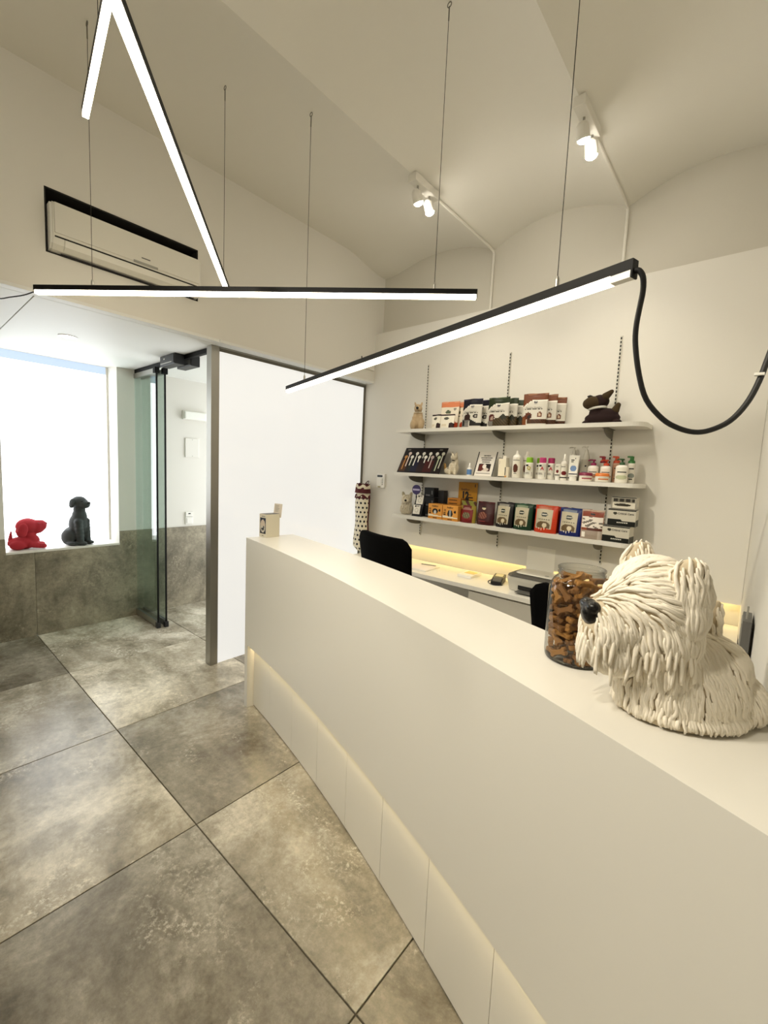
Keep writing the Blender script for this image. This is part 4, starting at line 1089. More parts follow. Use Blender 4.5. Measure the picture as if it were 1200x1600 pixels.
printed(t, 'printed_face', .182, .323, post, 44, 60, (0, -.0006, .001))
text(t, '12', .095, (-.022, -.0016, .205), INK, bold=.006, sx=.75); text(t, 'Scalibor', .026, (-.022, -.0016, .262), mat('ink_brown'), bold=.0006)
text(t, 'MESES', .017, (.034, -.0016, .157), mat('ink_yellow', '#d9a52c', .5), bold=.0006)

GP = 'food pouches on the bottom shelf'
def oxb(bg, tone, lc='#c9c2ae', pic='#7d6a46'):
    def fn(u, v):
        if abs(u - .44) < .36 - .06 * (v > .86) and .10 < v < .94:
            if E_(u, v, .44, .66, .15, .08): return hx('#3f4a3a') if not R_(u, v, .34, .54, .64, .68) else hx('#cfc9b8')
            if R_(u, v, .16, .72, .475, .50) and int(u * 50) % 5: return hx('#6a665a')
            if v < .42:
                if E_(u, v, .44, .26, .31, .16):
                    if E_(u, v, .50, .27, .10, .08): return hx('#d9cfb8')
                    if v < .18: return hx('#e9e4d4') if int(u * 24) % 3 == 0 else hx(bg)
                    return hx(pic)
                return hx(bg) if v < .16 else hx(lc)
            if v > .86: return hx(tone)
            return hx(lc)
        return hx(bg)
    return fn
def mar1(u, v):
    if v > .78: return hx('#9a9a48') if (u + v * 1.3) % .5 > .2 else hx('#6b3a22')
    if v > .62 and abs(u - .45) > .28: return hx('#a89a4a')
    if E_(u, v, .46, .38, .40, .34):
        if E_(u, v, .46, .34, .26, .14): return hx('#77725a') if int(u * 20 + v * 16) % 3 else hx('#a39a7c')
        return hx('#93302e') if v < .58 else hx('#b08a82')
    if u > .88: return hx('#a89a4a')
    return hx('#84242a')
def mar2(u, v):
    if E_(u, v, .42, .72, .12, .07): return hx('#d9cfb8') if v < .73 else hx('#39402f')
    if R_(u, v, .2, .62, .58, .60): return hx('#b06a62')
    if E_(u, v, .38, .40, .26, .15): return hx('#8f5a4e') if int(u * 18 + v * 20) % 3 else hx('#b58f76')
    if R_(u, v, .18, .6, .16, .19) : return hx('#a0524c')
    return hx('#5c0f16') if u < .78 else hx('#5a161e')
def cop(u, v):
    if v > .93 or u < .03 or u > .97: return hx('#c4aa98')
    if v > .76: return hx('#9c5638') if not R_(u, v, .40, .60, .83, .87) else hx('#2b1a12')
    if v > .38: return hx('#8d857c') if math.sin(u * 9 + 2 * math.sin(v * 17)) * math.sin(v * 23 + 1.5 * math.sin(u * 8)) > .30 else hx('#e9e3da')
    if v > .30: return hx('#a5684a') if u < .3 else hx('#74432e')
    if R_(u, v, .06, .22, .06, .24): return hx('#f0ece4')
    return hx('#b3a79b') if u < .8 else hx('#c9c0b6')
PD = .075
for lab, x, w, h, fn, rz in (('maroon pouch with yellow-green top, right beside the orange boxes', -1.755, .142, .178, mar1, 0), ('plain dark maroon pouch with small pictures, second in its row', -1.598, .148, .184, mar2, 0),
    ('dark purple-brown pouch with a silver label, third in its row', -1.438, .140, .192, oxb('#23141a', '#a5a29a'), 0), ('dark green pouch with a pale label, fourth in its row', -1.290, .146, .194, oxb('#1c5236', '#9aa890'), 0),
    ('bright orange-red pouch with a pale label', -1.118, .165, .198, oxb('#cf5a30', '#c98a70'), 0), ('dark blue pouch with a pale label', -.945, .155, .193, oxb('#1f3a80', '#8f98a8'), .02)):
    o = pouch('food_pouch', lab, x, 3.125, Z3, w, h, PD, fn, rz, .05, GP, 30, 34, back='#2a2220', cat='pouch')
    if 'label' in lab: ptext(o, 'OXBOW', .012, .44, .665, w, h, PD, .05, INKW)
for lab, x, w, c in (('second orange-red pouch tucked behind the bright orange-red one', -1.075, .15, '#a82f12'), ('second dark blue pouch tucked behind the blue one', -.905, .14, '#101f55'), ('second dark green pouch tucked behind the green one', -1.245, .135, '#0e3320'), ('second dark purple-brown pouch tucked behind the silver-labelled one', -1.39, .13, '#1d1015')):
    pouch('food_pouch', lab, x, 3.205, Z3, w, .19, .06, (lambda c: lambda u, v: hx(c))(c), 0, .05, GP, 12, 14, back=c)
o = pouch('food_pouch', 'copper and silver window pouch between the blue pouch and the boxes', -.800, 3.105, Z3, .142, .195, .055, cop, .03, .05, GP, 30, 34, back='#8a6a58')
def ccf(u, v):
    lim = .40 - .10 * smooth((u - .45) / .1)
    if v < lim: return hx('#1d2418') if not (R_(u, v, .32, .72, .17, .25) and int(u * 46) % 3) else hx('#e6e4da')
    if v > .93: return hx('#2a2a26')
    if E_(u, v, .26, .76, .07, .09): return hx('#55564a')
    if R_(u, v, .18, .80, .555, .575): return hx('#9d998d')
    return hx('#d6d2c6')
GC = 'boxes stacked at the right end of the bottom shelf'
for lab, x, y, z_, rz in (('white and dark green box, bottom one of the stack at the right end', -.650, 3.085, 0, -.05), ('white and dark green box, second of the stack at the right end', -.625, 3.09, .1095, .04)):
    t = carton('diet_box', lab, x, y, Z3 + z_, .162, .105, .106, rz, '#c9c5b8', ccf, GC, 44, 30, top='#23231f')
    obj('side_band', bx(.0812, .0818, .0, .105, 0, .042), mat('card_1d2418', '#1d2418', .5), t)
    text(t, 'Critical Care', .0175, (.022, -.0018, .080), mat('soft_ink'), bold=.0004)
def cc3(u, v):
    if v > .93: return hx('#16161a')
    if R_(u, v, .08, .92, .60, .88): return hx('#4a4740') if int(u * 12) % 3 else hx('#9a968a')
    if R_(u, v, .06, .94, .08, .52): return hx('#55503f') if E_(u, v, .45, .34, .34, .12) else hx('#e4e0d4')
    return hx('#b9b5a9')
carton('diet_box', 'open white box with dark-topped sachets, crowning the stack at the right end', -.622, 3.10, Z3 + .2185, .145, .09, .078, .02, '#bdb9ad', cc3, GC, 40, 30)
BONES = [[0.0022,-0.0413,0.012,0.0,-0.0,-1.57],[0.0454,-0.0037,0.012,-0.0,0.0,3.11],[0.0117,0.0572,0.012,0.0,-0.0,2.94],[0.0406,-0.0421,0.012,0.0,0.0,0.77],[0.0351,0.0279,0.012,-0.0,-0.0,-2.77],[-0.0497,-0.0023,0.012,-0.0,3.14,1.09],[-0.0404,0.0472,0.018,1.57,0.0,0.7],[0.0294,-0.0183,0.0251,-3.14,-0.0,0.7],[0.0357,-0.046,0.0251,0.0,-0.0,-2.48],[0.0233,0.0536,0.0251,3.14,0.0,-0.4],[-0.0267,-0.0077,0.0251,-0.0,-0.0,1.02],[-0.0236,-0.0567,0.0263,-1.56,-0.48,-0.4],[0.0518,0.0087,0.0311,-1.57,0.0,-0.93],[-0.0248,0.0427,0.033,-0.66,2.87,1.04],[-0.0572,-0.0223,0.0352,-1.57,-0.22,-1.2],[-0.0029,0.0292,0.0362,0.44,0.31,-0.01],[-0.001,-0.0307,0.0376,-0.21,-0.2,0.46],[0.0446,-0.037,0.0382,-0.0,-0.0,0.86],[-0.0484,0.0297,0.0434,2.54,-0.24,1.03],[0.0193,0.0532,0.0445,-0.04,-2.91,-0.43],[-0.0434,-0.0073,0.0487,0.09,-0.4,-2.46],[0.0576,-0.0045,0.0511,0.01,-0.02,-1.64],[0.025,-0.0525,0.0517,0.0,3.02,0.44],[-0.0077,0.0249,0.0533,-0.46,-3.03,0.13],[0.0325,0.0334,0.0541,-0.06,0.14,-1.53],[0.035,-0.0164,0.0593,-1.23,2.28,-1.02],[-0.0393,-0.0429,0.06,-0.2,-0.56,2.43],[-0.0511,0.027,0.0617,-2.28,0.21,-2.07],[-0.0047,-0.0446,0.0631,-3.02,0.04,-1.15],[0.0584,-0.0002,0.0641,-0.0,0.02,1.57],[0.0291,0.034,0.0677,0.06,-3.0,-1.55],[0.0147,-0.0432,0.0703,-1.69,0.08,1.98],[-0.0058,0.0418,0.0711,-2.09,2.32,-0.22],[0.026,-0.0365,0.0717,1.69,-0.11,-1.17],[-0.0431,-0.0141,0.0753,1.05,-3.04,-0.0],[-0.0175,-0.0551,0.0767,0.06,0.01,-0.31],[0.0574,0.009,0.077,0.0,-0.02,-1.43],[-0.0439,0.0209,0.0791,-0.74,0.03,-2.29],[0.0371,0.0163,0.0842,-1.47,-0.15,1.7],[-0.0338,0.0165,0.0873,-0.73,0.08,-2.24],[-0.034,-0.0471,0.0902,-0.05,-3.11,-0.62],[-0.0077,0.0536,0.092,1.31,-2.07,0.9],[-0.0243,0.0602,0.093,1.84,-1.3,0.21],[-0.0229,0.0094,0.0933,0.73,0.06,0.76],[0.0288,-0.0125,0.0936,1.28,-0.22,-1.33],[0.0544,-0.0292,0.0945,1.7,0.36,-2.02],[0.0046,-0.0451,0.0965,-1.67,0.09,1.19],[0.0134,0.0437,0.0998,0.21,0.6,0.86],[-0.0607,0.0032,0.1047,-1.71,0.03,-1.63],[-0.0369,-0.027,0.1047,-0.06,0.01,-2.51],[-0.0364,0.0306,0.1051,-0.2,2.5,-0.91],[0.0425,0.015,0.1104,-2.18,0.11,-0.32],[0.0387,-0.048,0.1116,-1.53,-0.38,0.66],[0.0086,-0.0453,0.1167,-0.26,-0.13,-2.08],[0.0339,-0.0079,0.1191,-2.24,-0.04,-0.83],[0.0467,0.0412,0.1192,1.67,0.7,2.32],[-0.0289,-0.0362,0.1201,0.49,-0.61,1.43],[-0.0492,0.0017,0.1222,0.12,-3.03,-1.1],[-0.006,-0.0258,0.1262,-1.35,-0.55,-1.96],[0.0188,0.059,0.1277,-1.37,2.58,-0.25],[-0.0365,0.0504,0.129,1.4,2.44,0.57],[0.0213,-0.0178,0.1296,0.68,-3.02,-0.96],[0.0157,0.0425,0.1315,-1.17,0.12,2.68],[0.057,0.0107,0.1337,0.38,2.21,1.81],[-0.0568,-0.0131,0.1358,3.1,0.1,-1.36],[0.0446,-0.008,0.1378,-0.5,0.23,-0.37],[0.0375,-0.0487,0.1388,-1.47,0.38,-2.45],[-0.028,0.0036,0.1397,2.68,-0.2,-0.98],[-0.0161,-0.0594,0.142,-1.74,-0.45,-0.21],[0.0049,-0.031,0.1442,0.85,-0.45,1.89],[-0.0204,0.0433,0.145,1.9,-1.24,0.41],[0.0063,0.0396,0.1502,-0.03,-0.25,0.76],[-0.0264,0.0124,0.1502,2.65,-0.07,-0.73],[-0.0446,0.0434,0.154,-1.41,0.72,-2.29],[0.0559,-0.0161,0.1567,-0.16,2.64,-1.89],[0.0446,0.0051,0.1593,-0.54,-0.11,-0.05],[-0.0109,-0.0322,0.1615,-2.23,-0.3,-0.49],[-0.0301,-0.0383,0.1619,1.03,-0.44,-0.41],[0.0512,0.0276,0.1629,0.09,0.52,2.09],[-0.0432,-0.0106,0.1644,1.3,2.64,0.27],[0.0102,0.0428,0.165,-0.09,-0.24,0.99],[-0.0205,0.0213,0.166,2.06,0.11,2.34],[0.0318,-0.0181,0.1681,-0.72,-0.51,0.23],[-0.0065,0.0656,0.1687,-1.69,-1.69,0.2],[0.032,-0.0536,0.17,-1.36,2.42,0.6],[-0.0594,-0.0049,0.172,0.36,-1.83,1.61],[0.0331,0.0301,0.1722,-0.58,-0.04,0.97],[-0.0453,-0.0381,0.1734,-1.04,-2.68,-0.91],[-0.0023,-0.016,0.1755,0.44,-2.82,0.65],[0.012,0.043,0.1789,-0.04,-0.25,0.79],[-0.0632,0.0143,0.1802,-1.4,-1.89,1.25],[-0.0398,0.0309,0.1811,0.4,2.76,1.43],[-0.0219,-0.0584,0.1867,1.32,0.72,-0.43],[0.0157,-0.0414,0.1901,0.27,0.21,-1.69],[0.0036,0.0445,0.1909,-0.04,0.25,-2.69],[0.0244,-0.0028,0.1916,-1.87,-0.35,-0.59],[-0.0292,0.011,0.192,0.38,0.1,-0.15],[0.0594,0.0164,0.1949,-1.51,-0.03,1.84],[0.0298,0.0133,0.1965,-1.56,0.06,-0.59],[-0.0186,-0.0077,0.1979,0.54,-0.2,0.33],[0.0036,-0.0451,0.1996,2.83,-0.14,1.69],[-0.0292,0.0344,0.2018,-0.38,-0.01,2.96],[-0.0332,-0.0299,0.2076,1.11,0.29,-2.54],[0.0205,-0.0417,0.2142,-0.35,-0.15,-2.21],[0.0411,0.018,0.2151,-0.06,-3.11,0.87],[-0.0292,0.007,0.2169,0.54,0.16,0.54],[-0.0052,0.0415,0.2189,0.04,3.11,-0.82],[-0.003,-0.0296,0.2206,-1.39,0.3,-2.05]]

# ================================================================== ON THE BACK DESK
t = empty('paper_stack', 'white papers and thin folder lying on the back worktop near the black chair', 'papers', (-2.20, 3.17, .75), .06)
obj('folder', bx(-.11, .11, -.14, .10, 0, .010, bev=.001, seg=1), PAPER, t)
obj('sheet', bx(-.10, .10, -.13, .11, .0102, .0112), mat('paper_pink', '#e9dfd8', .7), t, (0, 0, 0), (0, 0, .05))
obj('pen', tube(NB(), [(-.06, .06, .0152), (.08, .085, .0152)], .0038, 8), GREYP, t)
t = empty('leaflet_stack', 'small stack of leaflets with a yellow picture on the back worktop', 'leaflets', (-1.765, 3.235, .75), .02)
obj('leaflets', bx(-.065, .065, -.095, .095, 0, .020, bev=.001, seg=1), PAPER, t)
obj('cover_picture', bx(-.045, .05, -.02, .075, .0202, .0208), mat('leaflet_yellow', '#d9bf7a', .6), t)
t = empty('card_terminal', 'black card payment terminal beside the printer', 'terminal', (-1.49, 3.21, .75), .25)
obj('body', prism(NB(), [(-.085, 0), (-.085, .022), (-.02, .045), (.085, .055), (.085, 0)], 'x', -.043, .043), BLKPL, t)
obj('screen', bx(-.030, .030, -.0, .065, 0, .003), mat('terminal_screen', '#c9c3a0', .3), t, (0, .008, .0475), (.09, 0, 0))
obj('keypad', bx(-.032, .032, -.03, .03, 0, .003), DGREYP, t, (0, -.048, .034), (.33, 0, 0))
obj('cord', tube(NB(), spline([(-.02, .085, .01), (-.06, .06, .004), (-.075, -.03, .004), (-.02, -.11, .004), (.05, -.08, .004)]), .0028), CORD, t)
PR = mat('printer_grey', '#c6c3b8', .4)
t = empty('printer', 'light grey inkjet printer with dark output slot on the back worktop', 'printer', (-1.145, 3.20, .75))
bm = NB(); lo = [(-.205, -.125), (.205, -.125), (.215, .135), (-.215, .135)]; hi = [(-.215, -.140), (.215, -.140), (.220, .140), (-.220, .140)]
def loft(rings):
    bm = NB(); R = [[bm.verts.new((x, y, z)) for x, y in pts] for pts, z in rings]
    for A, B in zip(R, R[1:]):
        for i in range(len(A)): bm.faces.new((A[i], A[(i+1) % len(A)], B[(i+1) % len(A)], B[i]))
    bm.faces.new(R[0][::-1]); bm.faces.new(R[-1]); return bm
def chamf(x, y0, y1, c): return [(-x + c, y0), (x - c, y0), (x, y0 + c), (x, y1 - c), (x - c, y1), (-x + c, y1), (-x, y1 - c), (-x, y0 + c)]
obj('body', loft([(chamf(.200, -.120, .13, .02), .004), (chamf(.215, -.138, .14, .025), .085), (chamf(.217, -.140, .14, .03), .108)]), PR, t)
obj('scanner_lid', loft([(chamf(.215, -.138, .14, .03), .110), (chamf(.213, -.135, .14, .04), .124), (chamf(.18, -.09, .12, .05), .138)]), mat('printer_dark_trim', '#55524b', .45), t)
obj('lid_top', loft([(chamf(.165, -.11, .10, .03), .1375), (chamf(.16, -.105, .10, .03), .141)]), mat('printer_lid', '#d8d5ca', .4), t)
obj('lid_badge', lathe(NB(), [(0, .141), (.016, .141), (.016, .142), (0, .142)], 16, .06, -.05), GREYP, t)
obj('output_slot', bx(-.12, .165, -.134, -.05, .022, .052), DARK, t)
obj('paper_tray', bx(-.115, .160, -.20, -.06, .012, .018), DGREYP, t)
obj('front_seam', bx(-.15, .19, -.1365, -.13, .082, .085), DGREYP, t)
for x in (-.17, .17): obj('foot', bx(x - .015, x + .015, -.08, .10, 0, .005), BLKPL, t)

# ================================================================== ON THE COUNTER
t = empty('small_carton', 'small open white carton with a blue oval label at the far end of the counter', 'box', (-2.418, 1.672, CZ))
obj('body', bx(-.043, .036, -.052, .052, 0, .152, bev=.001, seg=1), mat('carton_cream', '#d9d2bd', .6), t)
def lab(u, v):
    if .14 < v < .86 and .10 < u < .93:
        if E_(u, v, .5, .48, .36, .29):
            if E_(u, v, .48, .36, .22, .05) or E_(u, v, .62, .44, .10, .05): return hx('#4a4c55')
            return hx('#d9d3c6') if v < .5 else hx('#ddd0c0')
        return hx('#3f4658') if v > .22 else hx('#2b2f3f')
    if R_(u, v, .3, .8, .90, .93) or R_(u, v, .35, .6, .05, .08): return hx('#77756c')
    return hx('#e5dfd0')
printed(t, 'front_label', .077, .150, lab, 26, 40, (-.0035, -.0526, .001))
text(t, 'Sal', .026, (-.003, -.0532, .052), mat('label_ink', '#2c2f3a', .5), sx=.8)
obj('top_flap', bx(-.035, .035, -.05, .052, .1525, .1535), DGREYP, t)
fl = obj('back_flap', bx(-.034, .034, 0, .0012, -.03, .062), mat('carton_flap', '#d8cfc2', .6), t, (.004, .056, .156), (math.radians(-8), 0, math.radians(14)))
for k in range(5): o = obj('printed_line', bx(-.024, .004 + .004 * (k % 3), -.0008, -.0002, .010 + k * .009, .0125 + k * .009), INKG, fl)

# glass jar of bone biscuits
JX, JY = -.320, 1.187
JAR = clear_glass('jar_glass', (0.985, 0.988, 0.975), gloss=1.0, edge=0.55)
jar = tag(obj('glass_jar', lathe(NB(), [(0, .003), (.062, .003), (.071, .0), (.0755, .006), (.0772, .018), (.0772, .188), (.0745, .200), (.067, .213), (.059, .221), (.0565, .225), (.0565, .229), (.0588, .230), (.0588, .233), (.0565, .2345), (.0565, .2395), (.0590, .241), (.0590, .2455), (.0570, .247), (.0548, .2455), (.0548, .232), (.0548, .226)], 48), JAR, None, (JX, JY, CZ), smooth=True), 'open glass jar full of brown bone biscuits on the counter', 'jar')
obj('base_ring', lathe(NB(), [(.060, .0006), (.0725, .0006), (.0745, .004), (.072, .0085), (.064, .0075)], 48), clear_glass('jar_base_glass', (.62, .62, .54), gloss=1.2, edge=.6), jar, smooth=True)
BISC = mat('biscuit_baked', '#96692f', 0.8, bump=.5, bscale=260, vary=.22); BISC2 = mat('biscuit_dark', '#7a5226', 0.8, bump=.5, bscale=260, vary=.22)
def bone_mesh():
    half = [(.0095, .0062), (.0145, .0074), (.0180, .0104), (.0222, .0108), (.0254, .0080), (.0254, .0038), (.0236, 0)]
    out = half + [(x, -y) for x, y in half[-2::-1]]
    out = out + [(-x, -y) for x, y in out]
    bm = NB(); T_ = .0060
    rings = []
    for z, k in ((-T_, .86), (-T_ * .55, 1), (T_ * .55, 1), (T_, .86)): rings.append([bm.verts.new((x - (1 - k) * .008 * (1 if x > 0 else -1), y * k, z)) for x, y in out])
    n = len(out)
    for A, B in zip(rings, rings[1:]):
        for i in range(n): bm.faces.new((A[i], A[(i+1) % n], B[(i+1) % n], B[i]))
    bm.faces.new(rings[0][::-1]); bm.faces.new(rings[-1])
    me = bpy.data.meshes.new('bone_biscuit'); bm.to_mesh(me); bm.free()
    return me
bmesh_a = bone_mesh(); bmesh_a.materials.append(BISC); bmesh_b = bone_mesh(); bmesh_b.materials.append(BISC2)
for k, (x, y, z, a, b, c) in enumerate(BONES):
    o = bpy.data.objects.new('bone_biscuit', bmesh_b if k % 4 == 0 else bmesh_a); COL.objects.link(o)
    o.location = (JX + x, JY + y, CZ + z); o.rotation_euler = (a, b, c)
    tag(o, 'brown bone-shaped dog biscuit inside the glass jar', 'biscuit', 'bone biscuits in the glass jar')

# shaggy clay dog sculptures
CLAY = mat('cream_clay', '#efe7d6', 0.6, bump=.12, bscale=180); CLAYB = mat('clay_core', '#c9bba0', 0.8)  # core darker than the strands: shade of the gaps put into its colour
NOSE = mat('glossy_black_clay', '#0d0c0d', 0.18, bump=.25, bscale=60)
def fur_strands(me, flow, n, length, rad, mind, seed, keep=lambda p: True, seg=5, steps=8, floor_z=-9.0):
    rnd = random.Random(seed); me.calc_loop_triangles()
    V = [v.co.copy() for v in me.vertices]; tris = [tuple(t.vertices) for t in me.loop_triangles]
    bvh = BVHTree.FromPolygons(V, tris)
    cum = []; s = 0
    for a, b, c in tris: s += (V[b] - V[a]).cross(V[c] - V[a]).length / 2; cum.append(s)
    import bisect
    grid = {}; pts = []
    for _ in range(n * 14):
        if len(pts) >= n: break
        a, b, c = tris[bisect.bisect(cum, rnd.random() * s) % len(tris)]
        r1, r2 = math.sqrt(rnd.random()), rnd.random()
        p = V[a] * (1 - r1) + V[b] * (r1 * (1 - r2)) + V[c] * (r1 * r2)
        if not keep(p): continue
        k = (int(p.x / mind), int(p.y / mind), int(p.z / mind)); ok = True
        for i in (-1, 0, 1):
            for j in (-1, 0, 1):
                for l in (-1, 0, 1):
                    for q_ in grid.get((k[0]+i, k[1]+j, k[2]+l), ()):
                        if (q_ - p).length < mind: ok = False
        if ok: grid.setdefault(k, []).append(p); pts.append(p)
    vs = []; fs = []
    for p in pts:
        L = length * rnd.uniform(.7, 1.3); R = rad * rnd.uniform(.8, 1.2); path = []; q_ = p.copy(); w = rnd.uniform(0, 6.28); wa = rnd.uniform(.1, .38); lift = rnd.uniform(.2, .9) * rad
        nrm_l = []
        for i in range(steps):
            loc, nrm, _, _ = bvh.find_nearest(q_)
            if loc is None: break
            d = flow(loc); d = d - nrm * d.dot(nrm)
            if d.length < 1e-6: break
            d.normalize(); sd = nrm.cross(d); d = (d + sd * wa * math.sin(w + i * 1.1)).normalized()
            path.append(loc + nrm * (lift + R * .35)); nrm_l.append(nrm); q_ = loc + d * (L / steps)
            if q_.z < floor_z + R: break
        if len(path) < 4: continue
        m = len(path); o0 = len(vs)
        for i, c in enumerate(path):
            tg = (path[min(i+1, m-1)] - path[max(i-1, 0)]).normalized(); up = nrm_l[i]; sd = tg.cross(up).normalized(); up = sd.cross(tg)
            f = i / (m - 1); rr = R * (.45 + .55 * min(1, f * 4)) * (1 if f < .8 else 1 - (f - .8) * 2.4)
            for k in range(seg):
                an = 2 * math.pi * k / seg; vs.append(c + (up * math.cos(an) + sd * math.sin(an)) * rr)
        for i in range(m - 1):
            for k in range(seg):
                A = o0 + i * seg; fs.append((A + k, A + (k + 1) % seg, A + seg + (k + 1) % seg, A + seg + k))
        fs.append(tuple(o0 + k for k in range(seg))[::-1]); fs.append(tuple(o0 + (m - 1) * seg + k for k in range(seg)))
    out = bpy.data.meshes.new('clay_fur'); out.from_pydata([tuple(v) for v in vs], [], fs)
    return out
def cut_floor(me):
    for v in me.vertices:
        if v.co.z < .001: v.co.z = .001
    return me
DX, DY, DR = -.074, 1.078, math.radians(40)
body = cut_floor(blob([((-.005, 0, .055), (.128, .092, .098), (0, 0, 0)), ((.03, 0, .10), (.088, .075, .068), (0, 0, 0)), ((-.045, 0, .10), (.082, .082, .085), (0, 0, 0)), ((.105, 0, .035), (.045, .07, .06), (0, 0, 0)), ((0, 0, .012), (.132, .098, .035), (0, 0, 0)),
    ((-.080, 0, .228), (.082, .088, .095), (0, 0, 0)), ((-.075, 0, .170), (.080, .092, .080), (0, 0, 0)), ((-.130, 0, .190), (.066, .064, .060), (0, 0, 0)), ((-.168, 0, .165), (.048, .054, .060), (0, 0, 0)), ((-.150, 0, .122), (.054, .058, .042), (0, 0, 0)), ((-.176, 0, .205), (.034, .042, .034), (0, 0, 0)),
    ((-.085, 0, .272), (.060, .062, .042), (0, 0, 0)), ((-.135, 0, .232), (.045, .045, .034), (0, .5, 0))], .0055, 3))
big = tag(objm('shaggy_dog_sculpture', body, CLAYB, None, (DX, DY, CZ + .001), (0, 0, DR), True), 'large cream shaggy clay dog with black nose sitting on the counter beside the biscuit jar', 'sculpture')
NP = Vector((-.225, 0, .222))
def flow_dog(p):
    if p.z > .118 and p.x < .04:
        d = (p - NP); d.z *= .6; d.normalize()
        k = max(0, min(1, (.262 - p.z) / .085)); k = max(k, .25 if abs(p.y) > .03 else .0); k = min(k, .92)
        return d * (1 - k) + Vector((.10, 0, -1)) * k
    return Vector((.30 if p.x > -.02 else .05, 0, -1.0)) if p.z > .02 else Vector((0, 0, -1))
fur = fur_strands(body, flow_dog, 2300, .066, .0040, .0066, 3, keep=lambda p: (p - Vector((-.212, 0, .205))).length > .028, floor_z=0.0)
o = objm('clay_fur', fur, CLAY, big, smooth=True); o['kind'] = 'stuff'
# loose strands hanging free round the jaw give the ragged, bearded edge
def loose_fringe(me, n, seed):
    rnd = random.Random(seed); bvh = BVHTree.FromPolygons([v.co.copy() for v in me.vertices], [tuple(q.vertices) for q in me.polygons])
    bm = NB()
    for k in range(n):
        a = rnd.uniform(-2.9, 2.9); d = Vector((-math.cos(a), math.sin(a), 0)); c = Vector((-.085, 0, rnd.uniform(.125, .170)))
        hit, nrm, _, dist = bvh.ray_cast(c + d * .3, -d)
        if hit is None: continue
        out = Vector((nrm.x, nrm.y, 0)).normalized(); L = rnd.uniform(.040, .062); sw = rnd.uniform(-.006, .006); sd = out.cross(Vector((0, 0, 1)))
        path = [hit + out * (.003 + .004 * math.sin(i / 5 * 2.2)) + sd * sw * (i / 5) ** 1.5 - Vector((0, 0, L * i / 5)) for i in range(6)]
        R = rnd.uniform(.0034, .0046)
        tube(bm, path, [R * .7, R, R, R, R * .9, R * .45], 5)
    return bm
o = obj('loose_fringe', loose_fringe(body, 120, 8), CLAY, big, smooth=True); o['kind'] = 'stuff'
def ear_parts(side):
    return [((0, 0, -.035), (.030, .017, .045), (0, 0, 0)), ((0, 0, .0), (.037, .017, .034), (0, 0, 0)), ((0, side * .002, .028), (.034, .015, .034), (0, 0, 0)), ((.002, side * .004, .048), (.024, .012, .024), (0, 0, 0))]
for s, loc in ((-1, (-.058, -.072, .266)), (1, (-.078, .066, .276))):
    em = blob(ear_parts(s), .0045, 2)
    e = objm('ear', em, CLAYB, big, loc, (s * .12, -.05, .15 * s), True)
    ef = fur_strands(em, lambda p: Vector((.05, 0, -1)), 260, .080, .0040, .0074, 9 + s)
    q_ = objm('clay_fur', ef, CLAY, e, smooth=True); q_['kind'] = 'stuff'
tm = blob(limb((0, 0, 0), (.020, 0, .088), .026, .009, 6) + [((0, 0, -.01), (.035, .030, .03), (0, 0, 0))], .0045, 2)
tl_ = objm('tail', tm, CLAYB, big, (.040, .01, .142), smooth=True)
ef = fur_strands(tm, lambda p: Vector((.05, 0, -1)), 150, .065, .0034, .0072, 21); q_ = objm('clay_fur', ef, CLAY, tl_, smooth=True); q_['kind'] = 'stuff'
nm = blob([((0, 0, 0), (.018, .028, .028), (0, 0, 0)), ((-.002, -.014, .013), (.015, .017, .014), (0, 0, 0)), ((-.002, .014, .013), (.015, .017, .014), (0, 0, 0)), ((0, 0, -.012), (.013, .016, .015), (0, 0, 0))], .003, 4)
objm('nose', nm, NOSE, big, (-.205, 0, .204), smooth=True)

# little shaggy dog on the bottom shelf
sb = cut_floor(blob([((0, 0, .05), (.056, .05, .06), (0, 0, 0)), ((0, 0, .09), (.045, .042, .04), (0, 0, 0)), ((0, -.006, .135), (.045, .043, .045), (0, 0, 0)), ((0, -.035, .125), (.028, .025, .024), (0, 0, 0)),
    ((-.036, 0, .185), (.015, .009, .024), (0, -.3, 0)), ((.036, 0, .185), (.015, .009, .024), (0, .3, 0)), ((-.03, 0, .165), (.015, .010, .02), (0, -.3, 0)), ((.03, 0, .165), (.015, .010, .02), (0, .3, 0))], .004, 2))
SH2 = mat('pale_clay', '#d3cab6', 0.8)
sd = tag(objm('shaggy_dog_figure', sb, mat('pale_clay_core', '#b0a68c', .85), None, (-2.425, 3.165, Z3 + .001), (0, 0, .45), True), 'small cream shaggy dog figure with big ears at the left end of the bottom shelf', 'figurine')  # darker core colour stands in for shade between the strands
ff = fur_strands(sb, lambda p: Vector((0, .1, -1)), 420, .034, .0030, .0072, 5, keep=lambda p: p.z < .182, floor_z=0.0); q_ = objm('clay_fur', ff, SH2, sd, smooth=True); q_['kind'] = 'stuff'
objm('nose', blob([((0, 0, 0), (.012, .009, .010), (0, 0, 0))], .003, 1), EYE, sd, (0, -.062, .130), smooth=True)

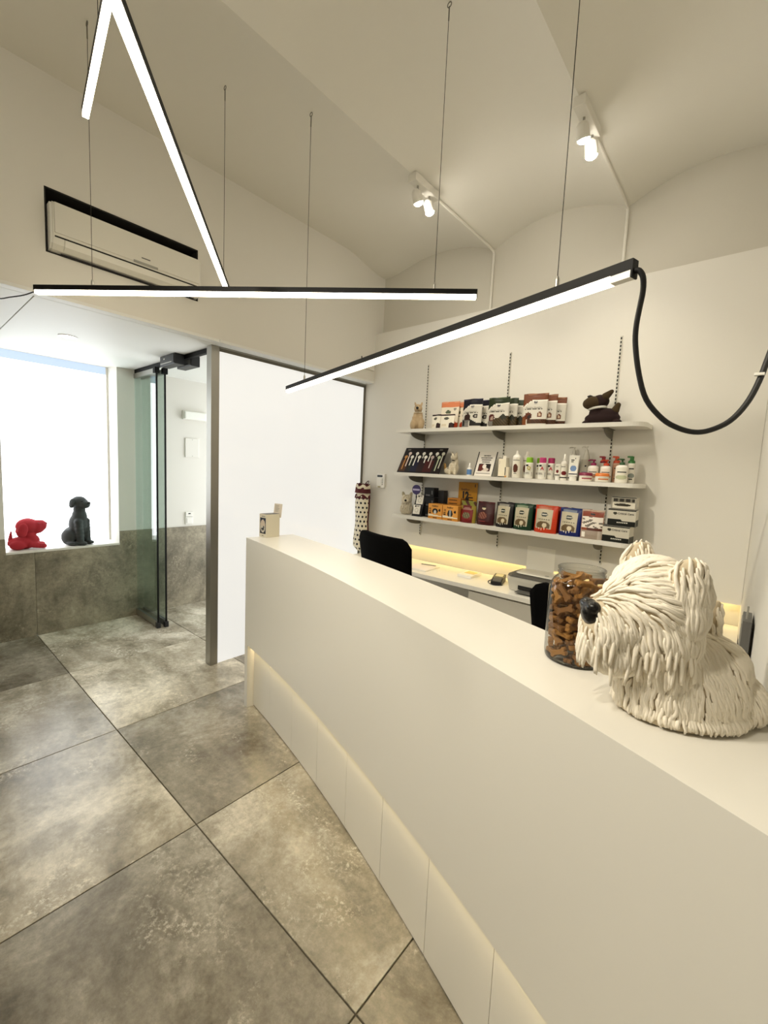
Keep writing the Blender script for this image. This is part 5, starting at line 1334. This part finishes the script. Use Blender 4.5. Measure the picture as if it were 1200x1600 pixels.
# ================================================================== DOGS ON THE WINDOW SILL
RED = mat('red_felt', '#a8222e', 0.85, bump=.25, bscale=220); GRY = mat('grey_stone', '#303534', 0.7, bump=.2, bscale=260); GRYD = mat('grey_stone_dark', '#1c1f1f', .6)
r = tag(objm('dog_figure', cut_floor(blob([((-.02, 0, .055), (.112, .068, .058), (0, 0, 0)), ((.035, 0, .07), (.06, .055, .06), (0, 0, 0)), ((.02, 0, .12), (.05, .048, .05), (0, 0, 0)), ((.010, 0, .200), (.084, .070, .072), (0, 0, 0)), ((.075, 0, .195), (.062, .054, .060), (0, 0, 0)), ((.108, 0, .202), (.040, .044, .050), (0, 0, 0)), ((.075, 0, .170), (.052, .046, .040), (0, 0, 0))]
    + limb((.03, -.05, .04), (.115, -.055, .024), .028, .024) + limb((.03, .05, .04), (.115, .055, .024), .028, .024) + [((-.06, -.05, .04), (.06, .035, .042), (0, 0, 0)), ((-.06, .05, .04), (.06, .035, .042), (0, 0, 0))], .006)), RED, None, (-4.858, .815, SZ + .001), (0, 0, math.radians(84)), True), 'red lying dog figure on the white window sill', 'figurine')
for s in (-1, 1): objm('ear', blob([((0, 0, 0), (.036, .016, .060), (0, 0, 0)), ((-.006, 0, -.03), (.038, .016, .040), (0, 0, 0))], .005), RED, r, (-.024, s * .070, .178), (s * .15, .12, 0), True)
objm('tail', blob(limb((0, 0, 0), (.006, 0, .07), .018, .008), .004), RED, r, (-.108, 0, .085), smooth=True)
objm('nose', blob([((0, 0, 0), (.014, .018, .013), (0, 0, 0))], .004, 1), mat('dark_red', '#7a1822', .6), r, (.138, 0, .218), smooth=True)
for s in (-1, 1): obj('eye', lathe(NB(), [(0, -.005), (.006, 0), (0, .005)], 10), mat('dark_red', '#7a1822', .6), r, (.085, s * .050, .228))
gd = tag(objm('dog_statue', cut_floor(blob([((-.03, 0, .085), (.10, .085, .088), (0, 0, 0)), ((.015, 0, .19), (.078, .075, .115), (0, 0, 0)), ((.03, 0, .265), (.062, .062, .085), (0, 0, 0)), ((.03, 0, .335), (.050, .050, .06), (0, 0, 0)), ((.03, 0, .405), (.068, .062, .058), (0, 0, 0)), ((.080, 0, .388), (.045, .046, .040), (0, 0, 0)), ((.096, 0, .384), (.034, .042, .037), (0, 0, 0)),
     ((-.03, -.07, .075), (.068, .035, .075), (0, 0, 0)), ((-.03, .07, .075), (.068, .035, .075), (0, 0, 0)), ((.02, -.085, .02), (.055, .028, .022), (0, 0, 0)), ((.02, .085, .02), (.055, .028, .022), (0, 0, 0))]
     + limb((.055, -.045, .22), (.072, -.042, .02), .036, .030, 7) + limb((.055, .045, .22), (.072, .042, .02), .036, .030, 7) + [((.095, -.042, .018), (.040, .030, .020), (0, 0, 0)), ((.095, .042, .018), (.040, .030, .020), (0, 0, 0))], .0062)), GRY, None, (-4.865, 1.195, SZ + .001), (0, 0, math.radians(36)), True), 'dark grey stone dog sitting upright on the white window sill', 'statue')
for s in (-1, 1):
    objm('ear', blob([((0, 0, 0), (.030, .014, .042), (0, 0, 0)), ((-.002, 0, -.022), (.026, .013, .030), (0, 0, 0))], .005), GRY, gd, (.012, s * .062, .402), (s * .18, 0, 0), True)
    objm('eye', blob([((0, 0, 0), (.010, .012, .008), (0, 0, 0))], .003, 1), GRYD, gd, (.083, s * .028, .420), smooth=True)
objm('nose', blob([((0, 0, 0), (.012, .018, .013), (0, 0, 0))], .003, 1), GRYD, gd, (.128, 0, .402), smooth=True)
